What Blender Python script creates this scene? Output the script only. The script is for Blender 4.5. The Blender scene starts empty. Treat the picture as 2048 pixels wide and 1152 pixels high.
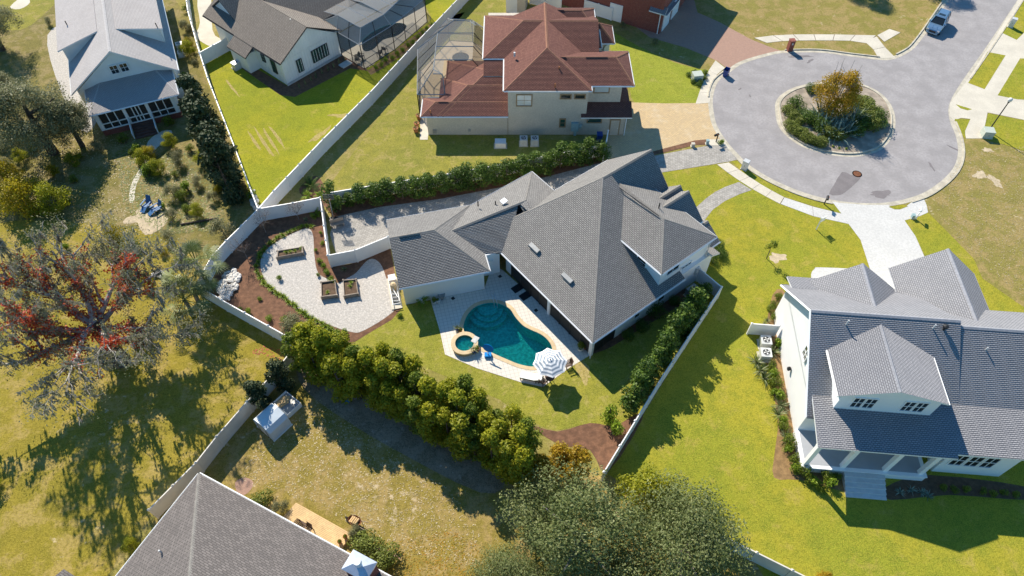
import bpy, bmesh, math, random
import numpy as np
from mathutils import Vector, Matrix
R = math.radians
# ------------------------------------------------------------------ camera, sky, sun, exposure
sc = bpy.context.scene
CAM_H, PITCH, FPX = 52.0, R(52.5), 1366.0
cd = bpy.data.cameras.new('camera'); cam = bpy.data.objects.new('camera', cd)
sc.collection.objects.link(cam); sc.camera = cam
cam.location = (0, 0, CAM_H); cam.rotation_euler = (R(90) - PITCH, 0, 0)
cd.sensor_width = 36; cd.lens = 36 * FPX / 2048; cd.clip_end = 3000
SUN_AZ, SUN_EL = R(151), R(38.5)            # azimuth the shadows fall towards, height of the sun
w = bpy.data.worlds.new('World'); sc.world = w; w.use_nodes = True
nt = w.node_tree; bg = nt.nodes['Background']
sky = nt.nodes.new('ShaderNodeTexSky'); sky.sky_type = 'NISHITA'; sky.sun_disc = False
sky.sun_elevation = SUN_EL; sky.sun_rotation = SUN_AZ + math.pi; sky.air_density = 1.2; sky.dust_density = 0.0; sky.ozone_density = 5.0
tn_ = nt.nodes.new('ShaderNodeMix'); tn_.data_type = 'RGBA'; tn_.blend_type = 'MULTIPLY'; tn_.inputs[0].default_value = 1.0; tn_.inputs[7].default_value = (.62,1.0,1.12,1)   # added tint on the sky light, less red, to colour the shade teal
nt.links.new(sky.outputs[0], tn_.inputs[6]); nt.links.new(tn_.outputs[2], bg.inputs[0]); bg.inputs[1].default_value = 0.085
sl = bpy.data.lights.new('sun', 'SUN'); sun = bpy.data.objects.new('sun', sl); sc.collection.objects.link(sun)
sl.energy = 4.75; sl.angle = R(0.55); sl.color = (1.0, .915, .78)
sdir = Vector((math.sin(SUN_AZ) * math.cos(SUN_EL), math.cos(SUN_AZ) * math.cos(SUN_EL), -math.sin(SUN_EL)))
sun.rotation_euler = sdir.to_track_quat('-Z', 'Y').to_euler(); sun.location = (-40, 90, 80)
sc.view_settings.view_transform = 'Standard'; sc.view_settings.look = 'None'
sc.view_settings.exposure = 0.70; sc.view_settings.gamma = 1.0
C = sc.collection
rnd = random.Random(7)

# ------------------------------------------------------------------ helpers: survey, meshes, objects
def S(u, v, z=0.0):
    """world position, at height z, of a point surveyed on the photograph (2048 wide)"""
    a, b = u - 1024, v - 576
    dx, dy, dz = a, FPX * math.cos(PITCH) - b * math.sin(PITCH), -FPX * math.sin(PITCH) - b * math.cos(PITCH)
    t = (z - CAM_H) / dz
    return (dx * t, dy * t, z)
def S2(pts, z=0.0): return [S(u, v, z)[:2] for u, v in pts]
def ordn(i):
    if i == 1: return 'first'
    if i == 2: return 'second'
    if i == 3: return 'third'
    s = {1: 'st', 2: 'nd', 3: 'rd'}.get(i % 10, 'th') if i % 100 not in (11, 12, 13) else 'th'
    return '%d%s' % (i, s)
class Fr:
    def __init__(s, c, deg):
        s.c = c; s.deg = deg; a = R(deg); s.ca, s.sa = math.cos(a), math.sin(a)
    def w(s, x, y, z=0.0): return (s.c[0] + x * s.ca - y * s.sa, s.c[1] + x * s.sa + y * s.ca, z)
class MB:
    def __init__(s): s.v = []; s.f = []; s.m = []; s.nrm = {}
    def add(s, vs, fs, mi=0):
        o = len(s.v); s.v += [tuple(p) for p in vs]
        for f in fs: s.f.append([i + o for i in f]); s.m.append(mi)
        return s
    def box(s, x0, x1, y0, y1, z0, z1, mi=0, fr=None):
        vs = [(x0,y0,z0),(x1,y0,z0),(x1,y1,z0),(x0,y1,z0),(x0,y0,z1),(x1,y0,z1),(x1,y1,z1),(x0,y1,z1)]
        if fr: vs = [fr.w(*p) for p in vs]
        return s.add(vs, [(0,3,2,1),(4,5,6,7),(0,1,5,4),(1,2,6,5),(2,3,7,6),(3,0,4,7)], mi)
    def prism(s, poly, z0, z1, mi=0, bottom=True):
        n = len(poly); vs = [(p[0],p[1],z0) for p in poly] + [(p[0],p[1],z1) for p in poly]
        fs = [list(range(n, 2*n))] + [(i,(i+1)%n,(i+1)%n+n,i+n) for i in range(n)]
        if bottom: fs.append(list(range(n-1,-1,-1)))
        return s.add(vs, fs, mi)
    def sheet(s, poly, z, mi=0): return s.add([(p[0],p[1],z) for p in poly], [list(range(len(poly)))], mi)
    def tube(s, path, rad, n=6, mi=0, cap=True):
        rings = []; o = len(s.v)
        for i, p in enumerate(path):
            p = Vector(p); a = Vector(path[max(i-1,0)]); b = Vector(path[min(i+1,len(path)-1)])
            d = (b-a)
            if d.length < 1e-6: d = Vector((0,0,1))
            d.normalize(); u = d.orthogonal() if abs(d.z) > .9 else d.cross(Vector((0,0,1)))
            u.normalize(); vv = d.cross(u)
            r = rad[i] if isinstance(rad,(list,tuple)) else rad
            for k in range(n):
                q = p + u*(r*math.cos(2*math.pi*k/n)) + vv*(r*math.sin(2*math.pi*k/n)); s.v.append(tuple(q))
        for i in range(len(path)-1):
            for k in range(n):
                a = o+i*n+k; b = o+i*n+(k+1)%n; s.f.append([a,b,b+n,a+n]); s.m.append(mi)
        if cap:
            s.f.append([o+k for k in range(n-1,-1,-1)]); s.m.append(mi)
            e = o+(len(path)-1)*n; s.f.append([e+k for k in range(n)]); s.m.append(mi)
        return s
    def lathe(s, prof, c=(0,0,0), n=16, mi=0):
        o = len(s.v)
        for r, z in prof:
            for k in range(n): s.v.append((c[0]+r*math.cos(2*math.pi*k/n), c[1]+r*math.sin(2*math.pi*k/n), c[2]+z))
        for i in range(len(prof)-1):
            for k in range(n):
                a = o+i*n+k; b = o+i*n+(k+1)%n; s.f.append([a,b,b+n,a+n]); s.m.append(mi)
        e = o+(len(prof)-1)*n; s.f.append([e+k for k in range(n)]); s.m.append(mi)
        return s
    def mesh(s, name, mats, uv=True, smooth=False):
        me = bpy.data.meshes.new(name); me.from_pydata(s.v, [], s.f)
        for m in (mats if isinstance(mats,(list,tuple)) else [mats]): me.materials.append(m)
        me.polygons.foreach_set('material_index', s.m)
        if smooth: me.polygons.foreach_set('use_smooth', [True]*len(s.f))
        if uv:
            me.update(); L = me.uv_layers.new(name='UVMap').data
            for p in me.polygons:
                n = s.nrm.get(p.index, p.normal)
                u = Vector((0,0,1)).cross(n)
                if u.length < 1e-3: u = Vector((1,0,0))
                u.normalize(); vv = n.cross(u)
                for li in p.loop_indices:
                    co = me.vertices[me.loops[li].vertex_index].co; L[li].uv = (co.dot(u), co.dot(vv))
        me.update(); return me
    def build(s, name, mats, parent=None, **k): return ob(name, s.mesh(name, mats, **k), parent)
def ob(name, me, parent=None, loc=None, rz=0.0, world=True):
    o = bpy.data.objects.new(name, me); C.objects.link(o)
    if loc: o.location = loc
    if rz: o.rotation_euler = (0, 0, rz)
    if parent:
        o.parent = parent
        if world and not loc: o.matrix_parent_inverse = mw(parent).inverted()
    return o
def mw(o):
    m = Matrix.LocRotScale(o.location, o.rotation_euler, o.scale)
    return (mw(o.parent) @ o.matrix_parent_inverse @ m) if o.parent else m
def tag(o, label=None, cat=None, group=None, kind=None):
    if label: o['label'] = label
    if cat: o['category'] = cat
    if group: o['group'] = group
    if kind: o['kind'] = kind
    return o
def thing(name, label, cat, loc, rz=0.0, group=None):
    e = bpy.data.objects.new(name, None); C.objects.link(e); e.location = loc; e.rotation_euler = (0,0,rz); e.empty_display_size = .3
    return tag(e, label, cat, group)
def copy_tree(o, loc, rz=0.0, scale=1.0, label=None, parent=None):
    c = o.copy(); C.objects.link(c)
    if parent is None:
        c.location = loc; c.rotation_euler = (0,0,rz); c.scale = (scale,)*3 if not isinstance(scale,tuple) else scale
        if label: c['label'] = label
    else: c.parent = parent
    for ch in o.children: copy_tree(ch, None, parent=c)
    return c
def smooth(pts, n=5, closed=True):
    out = []; N = len(pts)
    rng = range(N) if closed else range(N-1)
    for i in rng:
        g = (lambda k: pts[k % N]) if closed else (lambda k: pts[min(max(k,0),N-1)])
        p0,p1,p2,p3 = g(i-1),g(i),g(i+1),g(i+2)
        for k in range(n):
            t = k/n
            out.append(tuple(.5*((2*b)+(c-a)*t+(2*a-5*b+4*c-d)*t*t+(-a+3*b-3*c+d)*t**3) for a,b,c,d in zip(p0,p1,p2,p3)))
    if not closed: out.append(tuple(pts[-1]))
    return out
def area2(p): return sum(p[i-1][0]*p[i][1]-p[i][0]*p[i-1][1] for i in range(len(p)))
def ccw(p): return list(p) if area2(p) > 0 else list(reversed(p))
def inside(p, poly):
    x, y = p; c = False; j = len(poly)-1
    for i in range(len(poly)):
        xi, yi = poly[i]; xj, yj = poly[j]
        if (yi > y) != (yj > y) and x < (xj-xi)*(y-yi)/(yj-yi)+xi: c = not c
        j = i
    return c
def offset(pts, d, closed=False):
    """polyline moved sideways by d (left of its direction)"""
    out = []; N = len(pts)
    for i in range(N):
        a = pts[(i-1) % N] if closed else pts[max(i-1,0)]; b = pts[(i+1) % N] if closed else pts[min(i+1,N-1)]
        dx, dy = b[0]-a[0], b[1]-a[1]; l = math.hypot(dx,dy) or 1
        out.append((pts[i][0]-dy/l*d, pts[i][1]+dx/l*d))
    return out
def strip(a, b, z0, z1=None):
    """faces between polylines a and b (same count): flat at z0, or a solid strip from z0 to z1"""
    m = MB(); n = len(a)
    if z1 is None:
        m.add([(p[0],p[1],z0) for p in a]+[(p[0],p[1],z0) for p in b], [(i,i+1,n+i+1,n+i) for i in range(n-1)])
    else:
        vs = [(p[0],p[1],z1) for p in a]+[(p[0],p[1],z1) for p in b]+[(p[0],p[1],z0) for p in a]+[(p[0],p[1],z0) for p in b]
        fs = []
        for i in range(n-1):
            fs += [(i,i+1,n+i+1,n+i),(i,2*n+i,2*n+i+1,i+1),(n+i,n+i+1,3*n+i+1,3*n+i)]
        fs += [(0,n,3*n,2*n),(n-1,3*n-1,4*n-1,2*n-1)]
        m.add(vs, fs)
    return m
def fix_normals(me):
    bm = bmesh.new(); bm.from_mesh(me); bmesh.ops.recalc_face_normals(bm, faces=bm.faces); bm.to_mesh(me); bm.free()
def sheet_hole(name, outer, holes, z, m):
    bm = bmesh.new(); es = []
    for loop in [outer]+holes:
        vs = [bm.verts.new((p[0],p[1],z)) for p in loop]
        es += [bm.edges.new((vs[i-1],vs[i])) for i in range(len(vs))]
    bmesh.ops.triangle_fill(bm, use_beauty=True, use_dissolve=False, edges=es)
    for f in bm.faces:
        f.normal_update()
        if f.normal.z < 0: f.normal_flip()
    me = bpy.data.meshes.new(name); bm.to_mesh(me); bm.free(); me.materials.append(m)
    return ob(name, me)
def ragged(c, rx, ry, n=22, amp=.35, rot=0, seed=0):
    r = random.Random(seed); out = []; ph = [r.uniform(0,6.28) for _ in range(5)]
    for k in range(n):
        a = 2*math.pi*k/n; q = 1+amp*(.4*math.sin(2*a+ph[0])+.35*math.sin(3*a+ph[1])+.3*math.sin(5*a+ph[2])+.25*math.sin(8*a+ph[3]))
        x, y = rx*q*math.cos(a), ry*q*math.sin(a)
        out.append((c[0]+x*math.cos(rot)-y*math.sin(rot), c[1]+x*math.sin(rot)+y*math.cos(rot)))
    return out

# ------------------------------------------------------------------ materials
def base_mat(name):
    m = bpy.data.materials.new(name); m.use_nodes = True; t = m.node_tree; b = t.nodes['Principled BSDF']
    return m, t, b
def N(t, kind, **k):
    n = t.nodes.new(kind)
    for a, v in k.items():
        if a.startswith('i_'): n.inputs[a[2:].replace('_',' ')].default_value = v
        else: setattr(n, a, v)
    return n
def c4(c): return (c[0],c[1],c[2],1)
def ramp(t, stops, src, interp='LINEAR'):
    r = t.nodes.new('ShaderNodeValToRGB'); e = r.color_ramp.elements; r.color_ramp.interpolation = interp
    while len(e) > 2: e.remove(e[-1])
    e[0].position, e[0].color = stops[0][0], c4(stops[0][1]); e[1].position, e[1].color = stops[1][0], c4(stops[1][1])
    for p, c in stops[2:]: x = e.new(p); x.color = c4(c)
    t.links.new(src, r.inputs[0]); return r.outputs[0]
def pos(t): return t.nodes.new('ShaderNodeNewGeometry').outputs['Position']
def noise(t, scale, detail=3, rough=.55, vec=None, dist=0.0):
    n = N(t,'ShaderNodeTexNoise'); n.inputs['Scale'].default_value = scale; n.inputs['Detail'].default_value = detail
    n.inputs['Roughness'].default_value = rough; n.inputs['Distortion'].default_value = dist
    t.links.new(vec or pos(t), n.inputs['Vector']); return n.outputs['Fac']
def mix(t, fac, a, b, mode='MIX'):
    n = N(t,'ShaderNodeMix', data_type='RGBA', blend_type=mode)
    for sck, v in ((0,fac),(6,a),(7,b)):
        if hasattr(v,'is_linked') or hasattr(v,'links'): t.links.new(v, n.inputs[sck])
        else: n.inputs[sck].default_value = v if sck == 0 else c4(v)
    return n.outputs[2]
def mrange(t, src, a, b, lo=0.0, hi=1.0):
    n = N(t,'ShaderNodeMapRange'); n.inputs[1].default_value = a; n.inputs[2].default_value = b; n.inputs[3].default_value = lo; n.inputs[4].default_value = hi
    n.interpolation_type = 'SMOOTHSTEP'; t.links.new(src, n.inputs[0]); return n.outputs[0]
def bump(t, b, src, strength, dist=.02):
    n = N(t,'ShaderNodeBump'); n.inputs['Strength'].default_value = strength; n.inputs['Distance'].default_value = dist
    t.links.new(src, n.inputs['Height']); t.links.new(n.outputs[0], b.inputs['Normal'])
def plain(name, c, rough=.6, var=.12, scale=2.5, metal=0.0, spec=.4, bmp=0.0, fine=None):
    m, t, b = base_mat(name)
    f = noise(t, scale, 4)
    col = mix(t, mrange(t, f, .3, .7), tuple(x*(1-var) for x in c), tuple(min(x*(1+var),1) for x in c))
    if fine:
        g = noise(t, fine, 2); col = mix(t, mrange(t, g, .35, .65, 0, .45), col, tuple(x*.72 for x in c))
    t.links.new(col, b.inputs['Base Color']); b.inputs['Roughness'].default_value = rough; b.inputs['Metallic'].default_value = metal
    b.inputs['Specular IOR Level'].default_value = spec
    if bmp: bump(t, b, noise(t, (fine or scale*6), 3), bmp)
    return m
def grass(name, a, bcol, dry, dry_lo=.62, dry_hi=.78, sand=None, sand_lo=.7, big=.16, mott=.9, dark=None, mid=.5):
    """turf: two greens in broad drifts, mottled, with drier and sandy patches and fine blade texture"""
    m, t, b = base_mat(name); P = pos(t)
    g1 = noise(t, big, 4, .6, P); g2 = noise(t, mott, 5, .65, P); g3 = noise(t, 4.2, 4, .75, P); g4 = noise(t, 11, 3, .8, P)
    col = mix(t, mrange(t, g1, .36, .64), a, bcol)
    col = mix(t, mrange(t, g2, mid-.06, mid+.2, 0, .6), col, dark or tuple(x*.62 for x in a))
    d = noise(t, big*3.3, 6, .7, P, .3); col = mix(t, mrange(t, d, dry_lo, dry_hi, 0, .9), col, dry)
    if sand:
        s = noise(t, 1.15, 6, .75, P, .2); s2 = noise(t, .13, 3, .6, P)
        q = N(t,'ShaderNodeMath', operation='ADD'); t.links.new(s, q.inputs[0])
        q2 = N(t,'ShaderNodeMath', operation='MULTIPLY_ADD'); t.links.new(s2, q2.inputs[0]); q2.inputs[1].default_value = .55; q2.inputs[2].default_value = -.275
        t.links.new(q2.outputs[0], q.inputs[1]); col = mix(t, mrange(t, q.outputs[0], sand_lo, sand_lo+.1, 0, .85), col, sand)
    col = mix(t, mrange(t, g3, .40, .66, 0, .62), col, tuple(x*.5 for x in a))
    col = mix(t, mrange(t, g4, .42, .62, 0, .55), col, tuple(min(x*1.4+.015,1) for x in bcol))
    t.links.new(col, b.inputs['Base Color']); b.inputs['Roughness'].default_value = .9; b.inputs['Specular IOR Level'].default_value = .12
    ad = N(t,'ShaderNodeMath', operation='ADD'); t.links.new(g3, ad.inputs[0]); t.links.new(g4, ad.inputs[1]); bump(t, b, ad.outputs[0], .5, .07)
    return m
def shingle(name, c1, c2, gap, bw=.3, rh=.15, mott=.16, bmp=.25):
    m, t, b = base_mat(name); uv = N(t,'ShaderNodeTexCoord').outputs['UV']
    k = N(t,'ShaderNodeTexBrick'); k.offset = .5; k.squash = 1
    t.links.new(uv, k.inputs['Vector'])
    for nme, v in (('Color1',c4(c1)),('Color2',c4(c2)),('Mortar',c4(gap))): k.inputs[nme].default_value = v
    k.inputs['Scale'].default_value = 1; k.inputs['Mortar Size'].default_value = .03; k.inputs['Mortar Smooth'].default_value = .3; k.inputs['Bias'].default_value = -.1
    k.inputs['Brick Width'].default_value = bw; k.inputs['Row Height'].default_value = rh
    f = noise(t, .55, 5, .65); f2 = noise(t, 5.5, 3, .7)
    col = mix(t, mrange(t, f, .3, .72, 0, 1), k.outputs['Color'], tuple(x*(1-mott) for x in c1), 'MIX')
    n = N(t,'ShaderNodeMix', data_type='RGBA', blend_type='MULTIPLY'); n.inputs[0].default_value = .8
    t.links.new(k.outputs['Color'], n.inputs[6]); r1 = ramp(t, [(.25,(1-mott,)*3),(.75,(1+mott*.0+.0,)*3)], f); t.links.new(r1, n.inputs[7])
    col = mix(t, mrange(t, f2, .35, .7, 0, .3), n.outputs[2], gap)
    t.links.new(col, b.inputs['Base Color']); b.inputs['Roughness'].default_value = .92; b.inputs['Specular IOR Level'].default_value = .2
    # rows step down like overlapping courses
    sep = N(t,'ShaderNodeSeparateXYZ'); t.links.new(uv, sep.inputs[0])
    dv = N(t,'ShaderNodeMath', operation='DIVIDE'); t.links.new(sep.outputs[1], dv.inputs[0]); dv.inputs[1].default_value = rh
    fr = N(t,'ShaderNodeMath', operation='FRACT'); t.links.new(dv.outputs[0], fr.inputs[0])
    inv = N(t,'ShaderNodeMath', operation='SUBTRACT'); inv.inputs[0].default_value = 1; t.links.new(fr.outputs[0], inv.inputs[1])
    bump(t, b, inv.outputs[0], bmp, .03)
    return m
def bricks(name, c1, c2, gap, bw, rh, mortar=.012, bmp=.4, rough=.85, use_pos=False, rot=0.0, mott=.25, wear=None, bias=0.0):
    m, t, b = base_mat(name)
    if use_pos:
        mp = N(t,'ShaderNodeMapping'); mp.inputs['Rotation'].default_value = (0,0,rot); t.links.new(pos(t), mp.inputs[0]); vec = mp.outputs[0]
    else: vec = N(t,'ShaderNodeTexCoord').outputs['UV']
    k = N(t,'ShaderNodeTexBrick'); t.links.new(vec, k.inputs['Vector'])
    for nme, v in (('Color1',c4(c1)),('Color2',c4(c2)),('Mortar',c4(gap))): k.inputs[nme].default_value = v
    k.inputs['Scale'].default_value = 1; k.inputs['Mortar Size'].default_value = mortar; k.inputs['Brick Width'].default_value = bw; k.inputs['Row Height'].default_value = rh
    k.inputs['Bias'].default_value = bias
    f = noise(t, .5, 5, .7); f2 = noise(t, 3.2, 3, .7)
    col = mix(t, mrange(t, f2, .3, .7, 0, .35), k.outputs['Color'], tuple(x*(1-mott) for x in c2))
    if wear: col = mix(t, mrange(t, f, .5, .75, 0, .5), col, wear)
    t.links.new(col, b.inputs['Base Color']); b.inputs['Roughness'].default_value = rough; b.inputs['Specular IOR Level'].default_value = .25
    bump(t, b, k.outputs['Fac'], -bmp, .02)
    return m
def leaf(name, cols, trans=.3, rough=.55):
    m, t, b = base_mat(name)
    a = N(t,'ShaderNodeAttribute', attribute_name='tint')
    n = len(cols); col = ramp(t, [(i/(n-1) if n > 1 else 0, c) for i, c in enumerate(cols)], a.outputs['Fac'])
    f = noise(t, .35, 3); col = mix(t, mrange(t, f, .35, .7, 0, .35), col, tuple(x*.7 for x in cols[0]))
    t.links.new(col, b.inputs['Base Color']); b.inputs['Roughness'].default_value = rough; b.inputs['Specular IOR Level'].default_value = .3
    tr = N(t,'ShaderNodeBsdfTranslucent'); t.links.new(col, tr.inputs[0]); ms = N(t,'ShaderNodeMixShader'); ms.inputs[0].default_value = trans
    t.links.new(b.outputs[0], ms.inputs[1]); t.links.new(tr.outputs[0], ms.inputs[2]); t.links.new(ms.outputs[0], t.nodes['Material Output'].inputs[0])
    return m
def screen_mat(name, c, op):
    m, t, b = base_mat(name); b.inputs['Base Color'].default_value = c4(c); b.inputs['Roughness'].default_value = .6
    tr = N(t,'ShaderNodeBsdfTransparent'); ms = N(t,'ShaderNodeMixShader'); ms.inputs[0].default_value = op
    t.links.new(tr.outputs[0], ms.inputs[1]); t.links.new(b.outputs[0], ms.inputs[2]); t.links.new(ms.outputs[0], t.nodes['Material Output'].inputs[0])
    return m
def water_mat(name, tint, sc_=6.0):
    m, t, b = base_mat(name)
    tr = N(t,'ShaderNodeBsdfTransparent'); tr.inputs[0].default_value = c4(tint)
    gl = N(t,'ShaderNodeBsdfGlossy'); gl.inputs['Roughness'].default_value = .06
    fz = N(t,'ShaderNodeFresnel'); fz.inputs[0].default_value = 1.33
    bp = N(t,'ShaderNodeBump'); bp.inputs['Strength'].default_value = .35; bp.inputs['Distance'].default_value = .05
    t.links.new(noise(t, sc_, 3, .6, None, .4), bp.inputs['Height']); t.links.new(bp.outputs[0], gl.inputs['Normal']); t.links.new(bp.outputs[0], fz.inputs['Normal'])
    ms = N(t,'ShaderNodeMixShader'); t.links.new(fz.outputs[0], ms.inputs[0]); t.links.new(tr.outputs[0], ms.inputs[1]); t.links.new(gl.outputs[0], ms.inputs[2])
    t.links.new(ms.outputs[0], t.nodes['Material Output'].inputs[0]); return m
M = {}
M['ground'] = grass('dry_meadow', (.27,.235,.06), (.24,.21,.05), (.37,.28,.12), .47, .60, (.58,.48,.32), .61)
M['lawn'] = grass('front_lawn', (.225,.25,.022), (.32,.28,.026), (.37,.29,.07), .53, .68, None, dark=(.105,.155,.016), mid=.47)
M['lawn_pool'] = grass('pool_lawn', (.215,.225,.028), (.29,.265,.036), (.37,.30,.10), .5, .66, None, big=.3, dark=(.12,.14,.02), mid=.48)
M['lawn_farm'] = grass('farm_lawn', (.205,.235,.014), (.295,.28,.016), (.36,.29,.07), .54, .7, None, big=.14, dark=(.115,.15,.012), mid=.5)
M['lawn_beige'] = grass('olive_lawn', (.205,.205,.036), (.275,.245,.04), (.35,.27,.10), .5, .64, None, big=.22, dark=(.12,.13,.025), mid=.48)
M['lawn_beige_front'] = grass('bright_lawn', (.22,.26,.025), (.285,.295,.035), (.34,.30,.08), .55, .7, None, big=.22)
M['field'] = grass('oak_field', (.225,.19,.02), (.29,.225,.03), (.38,.275,.10), .47, .60, (.60,.48,.31), .635, dark=(.14,.125,.016), mid=.47)
M['yard'] = grass('dry_yard', (.225,.18,.035), (.285,.215,.05), (.37,.26,.115), .45, .58, (.62,.50,.36), .585, dark=(.13,.11,.022), mid=.46)
M['lot'] = grass('vacant_lot', (.265,.215,.065), (.225,.20,.045), (.36,.25,.115), .45, .58, (.66,.55,.40), .615, dark=(.17,.145,.04), mid=.46)
M['wild'] = grass('wild_garden', (.18,.155,.04), (.22,.185,.05), (.31,.235,.12), .46, .60, (.40,.34,.25), .62, dark=(.065,.07,.02), mid=.44)
M['dry_patch'] = grass('worn_turf', (.33,.27,.08), (.38,.30,.10), (.42,.33,.15), .45, .6, None, big=.8)
M['asphalt'] = plain('worn_asphalt', (.325,.305,.30), .9, .13, .5, fine=4, bmp=.2)
M['asphalt_patch'] = plain('asphalt_patch', (.20,.18,.18), .9, .1, 1.2, fine=10)
M['concrete'] = plain('concrete', (.60,.55,.45), .85, .09, .6, fine=11)
M['concrete_new'] = plain('new_concrete', (.575,.565,.535), .8, .04, .5, fine=5)
M['kerb'] = plain('kerb_concrete', (.50,.455,.36), .88, .2, 1.4, fine=9)
M['paver_beige'] = bricks('beige_pavers', (.62,.46,.25), (.52,.39,.23), (.34,.26,.16), .3, .2, .014, use_pos=True, rot=.1, wear=(.62,.54,.40))
M['paver_grey'] = bricks('grey_pavers', (.46,.43,.385), (.32,.30,.27), (.20,.19,.17), .32, .22, .016, use_pos=True, rot=-.5, wear=(.50,.47,.42))
M['paver_red'] = bricks('brick_drive', (.42,.26,.19), (.36,.225,.17), (.30,.2,.16), .22, .11, .01, use_pos=True, rot=.5)
M['mulch'] = plain('pine_mulch', (.17,.085,.048), .95, .3, 2.2, fine=6, bmp=.9)
M['soil'] = plain('garden_soil', (.12,.075,.045), .95, .3, 3, fine=7, bmp=.8)
M['gravel'] = plain('pale_gravel', (.50,.465,.42), .95, .22, 7.0, fine=4, bmp=1.0)
M['sand'] = plain('bare_sand', (.52,.42,.28), .95, .2, 2, fine=9)
M['rock'] = plain('river_rock', (.60,.575,.54), .8, .3, 1.7)
M['pine_straw'] = plain('pine_straw', (.27,.165,.07), .95, .3, 2.0, fine=10, bmp=.25)
M['vinyl'] = plain('white_vinyl', (.83,.82,.80), .45, .03, .8)
M['vinyl_warm'] = plain('aged_vinyl', (.66,.62,.545), .5, .06, .9)
M['white'] = plain('white_paint', (.84,.84,.83), .5, .02, .7)
M['stucco_beige'] = plain('beige_stucco', (.60,.53,.43), .9, .05, .7, fine=7)
M['trim_tan'] = plain('tan_trim', (.34,.225,.12), .7, .1, 2)
M['board_white'] = plain('board_siding', (.78,.79,.77), .6, .04, .8)
M['brick_red'] = bricks('red_brick', (.30,.070,.048), (.24,.055,.04), (.30,.2,.16), .24, .085, .009)
M['roof_grey'] = shingle('grey_shingle', (.36,.345,.32), (.285,.272,.255), (.12,.115,.11), bmp=.25)
M['roof_blue'] = shingle('slate_shingle', (.39,.385,.395), (.33,.33,.345), (.16,.162,.175), .27, .15, bmp=.25)
M['roof_brown'] = shingle('brown_shingle', (.29,.135,.10), (.215,.095,.075), (.10,.047,.04), bmp=.25)
M['roof_farm'] = shingle('weathered_shingle', (.345,.30,.25), (.275,.24,.205), (.12,.105,.092), bmp=.25)
M['roof_pale'] = shingle('pale_shingle', (.52,.49,.475), (.47,.44,.43), (.33,.31,.30))
M['roof_dark'] = shingle('charcoal_shingle', (.235,.21,.195), (.155,.14,.132), (.10,.09,.085), .4, .15, .1)
M['cap_grey'] = plain('ridge_cap_grey', (.235,.22,.20), .92, .15, 4, fine=9)
M['cap_brown'] = plain('ridge_cap_brown', (.30,.14,.085), .92, .15, 4, fine=9)
M['cap_blue'] = plain('ridge_cap_slate', (.30,.305,.33), .92, .12, 4, fine=9)
M['cap_pale'] = plain('ridge_cap_pale', (.50,.47,.455), .92, .1, 4, fine=9)
M['black'] = plain('black_metal', (.02,.02,.021), .5, .2, 3)
M['bronze'] = plain('bronze_frame', (.035,.03,.027), .45, .2, 3)
M['grey_metal'] = plain('grey_metal', (.34,.34,.33), .5, .1, 3, .4)
M['light_metal'] = plain('light_metal', (.60,.61,.60), .45, .06, 3, .2)
M['steel'] = plain('bright_steel', (.72,.73,.74), .28, .06, 3, .85)
M['green_box'] = plain('pale_green_cabinet', (.47,.51,.43), .5, .05, 3)
M['blue_bin'] = plain('blue_plastic', (.015,.06,.26), .4, .1, 3)
M['teal_box'] = plain('teal_grey_box', (.30,.42,.43), .5, .08, 3)
M['terracotta'] = plain('terracotta', (.42,.16,.06), .8, .12, 4)
M['dark_pot'] = plain('dark_glazed_pot', (.02,.035,.10), .25, .1, 3)
M['white_pot'] = plain('white_pot', (.7,.69,.66), .5, .06, 3)
M['timber'] = plain('grey_timber', (.33,.27,.215), .85, .18, 2.5, fine=12)
M['deck_board'] = plain('new_pine_board', (.70,.48,.235), .75, .12, 1.6, fine=6)
M['brown_board'] = plain('brown_board', (.12,.06,.045), .7, .15, 2)
M['chair_wood'] = plain('dark_chair_wood', (.085,.045,.03), .6, .15, 3)
M['rust'] = plain('rusted_steel', (.16,.06,.025), .8, .25, 5)
M['glass'] = plain('window_glass', (.018,.024,.026), .06, .1, 1, 0, .8)
M['glass_green'] = plain('tinted_glass', (.03,.075,.06), .06, .1, 1, 0, .8)
M['glass_pale'] = plain('curtained_glass', (.55,.58,.56), .12, .06, 1, 0, .6)
M['screen_dark'] = screen_mat('lanai_screen', (.03,.028,.027), .82)
M['screen'] = screen_mat('pool_cage_screen', (.13,.135,.14), .42)
M['screen_deep'] = screen_mat('dark_cage_screen', (.075,.08,.085), .55)
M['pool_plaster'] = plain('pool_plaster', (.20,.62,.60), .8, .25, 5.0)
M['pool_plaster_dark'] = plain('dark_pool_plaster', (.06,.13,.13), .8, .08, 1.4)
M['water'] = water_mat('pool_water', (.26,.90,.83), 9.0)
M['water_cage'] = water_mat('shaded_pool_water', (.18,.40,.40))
M['coping'] = plain('tan_coping', (.62,.475,.285), .8, .08, 2, fine=8)
M['canvas_white'] = plain('white_canvas', (.80,.80,.79), .8, .03, 2)
M['canvas_blue'] = plain('slate_stripe_canvas', (.27,.32,.37), .8, .05, 2)
M['blue_plastic'] = plain('bright_blue_plastic', (.0,.22,.62), .3, .05, 3)
M['blue_cushion'] = plain('blue_seat', (.03,.13,.30), .6, .1, 3)
M['tent'] = plain('pale_tent_cover', (.60,.66,.70), .35, .05, 1.5)
M['bark'] = plain('grey_bark', (.27,.24,.21), .95, .25, 3, fine=12, bmp=.6)
M['bark_pale'] = plain('weathered_bark', (.40,.365,.325), .95, .3, 2.5, fine=8, bmp=.6)
M['bark_dark'] = plain('dark_bark', (.095,.075,.06), .95, .25, 3, fine=12, bmp=.6)
M['moss'] = leaf('spanish_moss', [(.22,.20,.15),(.40,.37,.28)], .25, .9)
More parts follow.
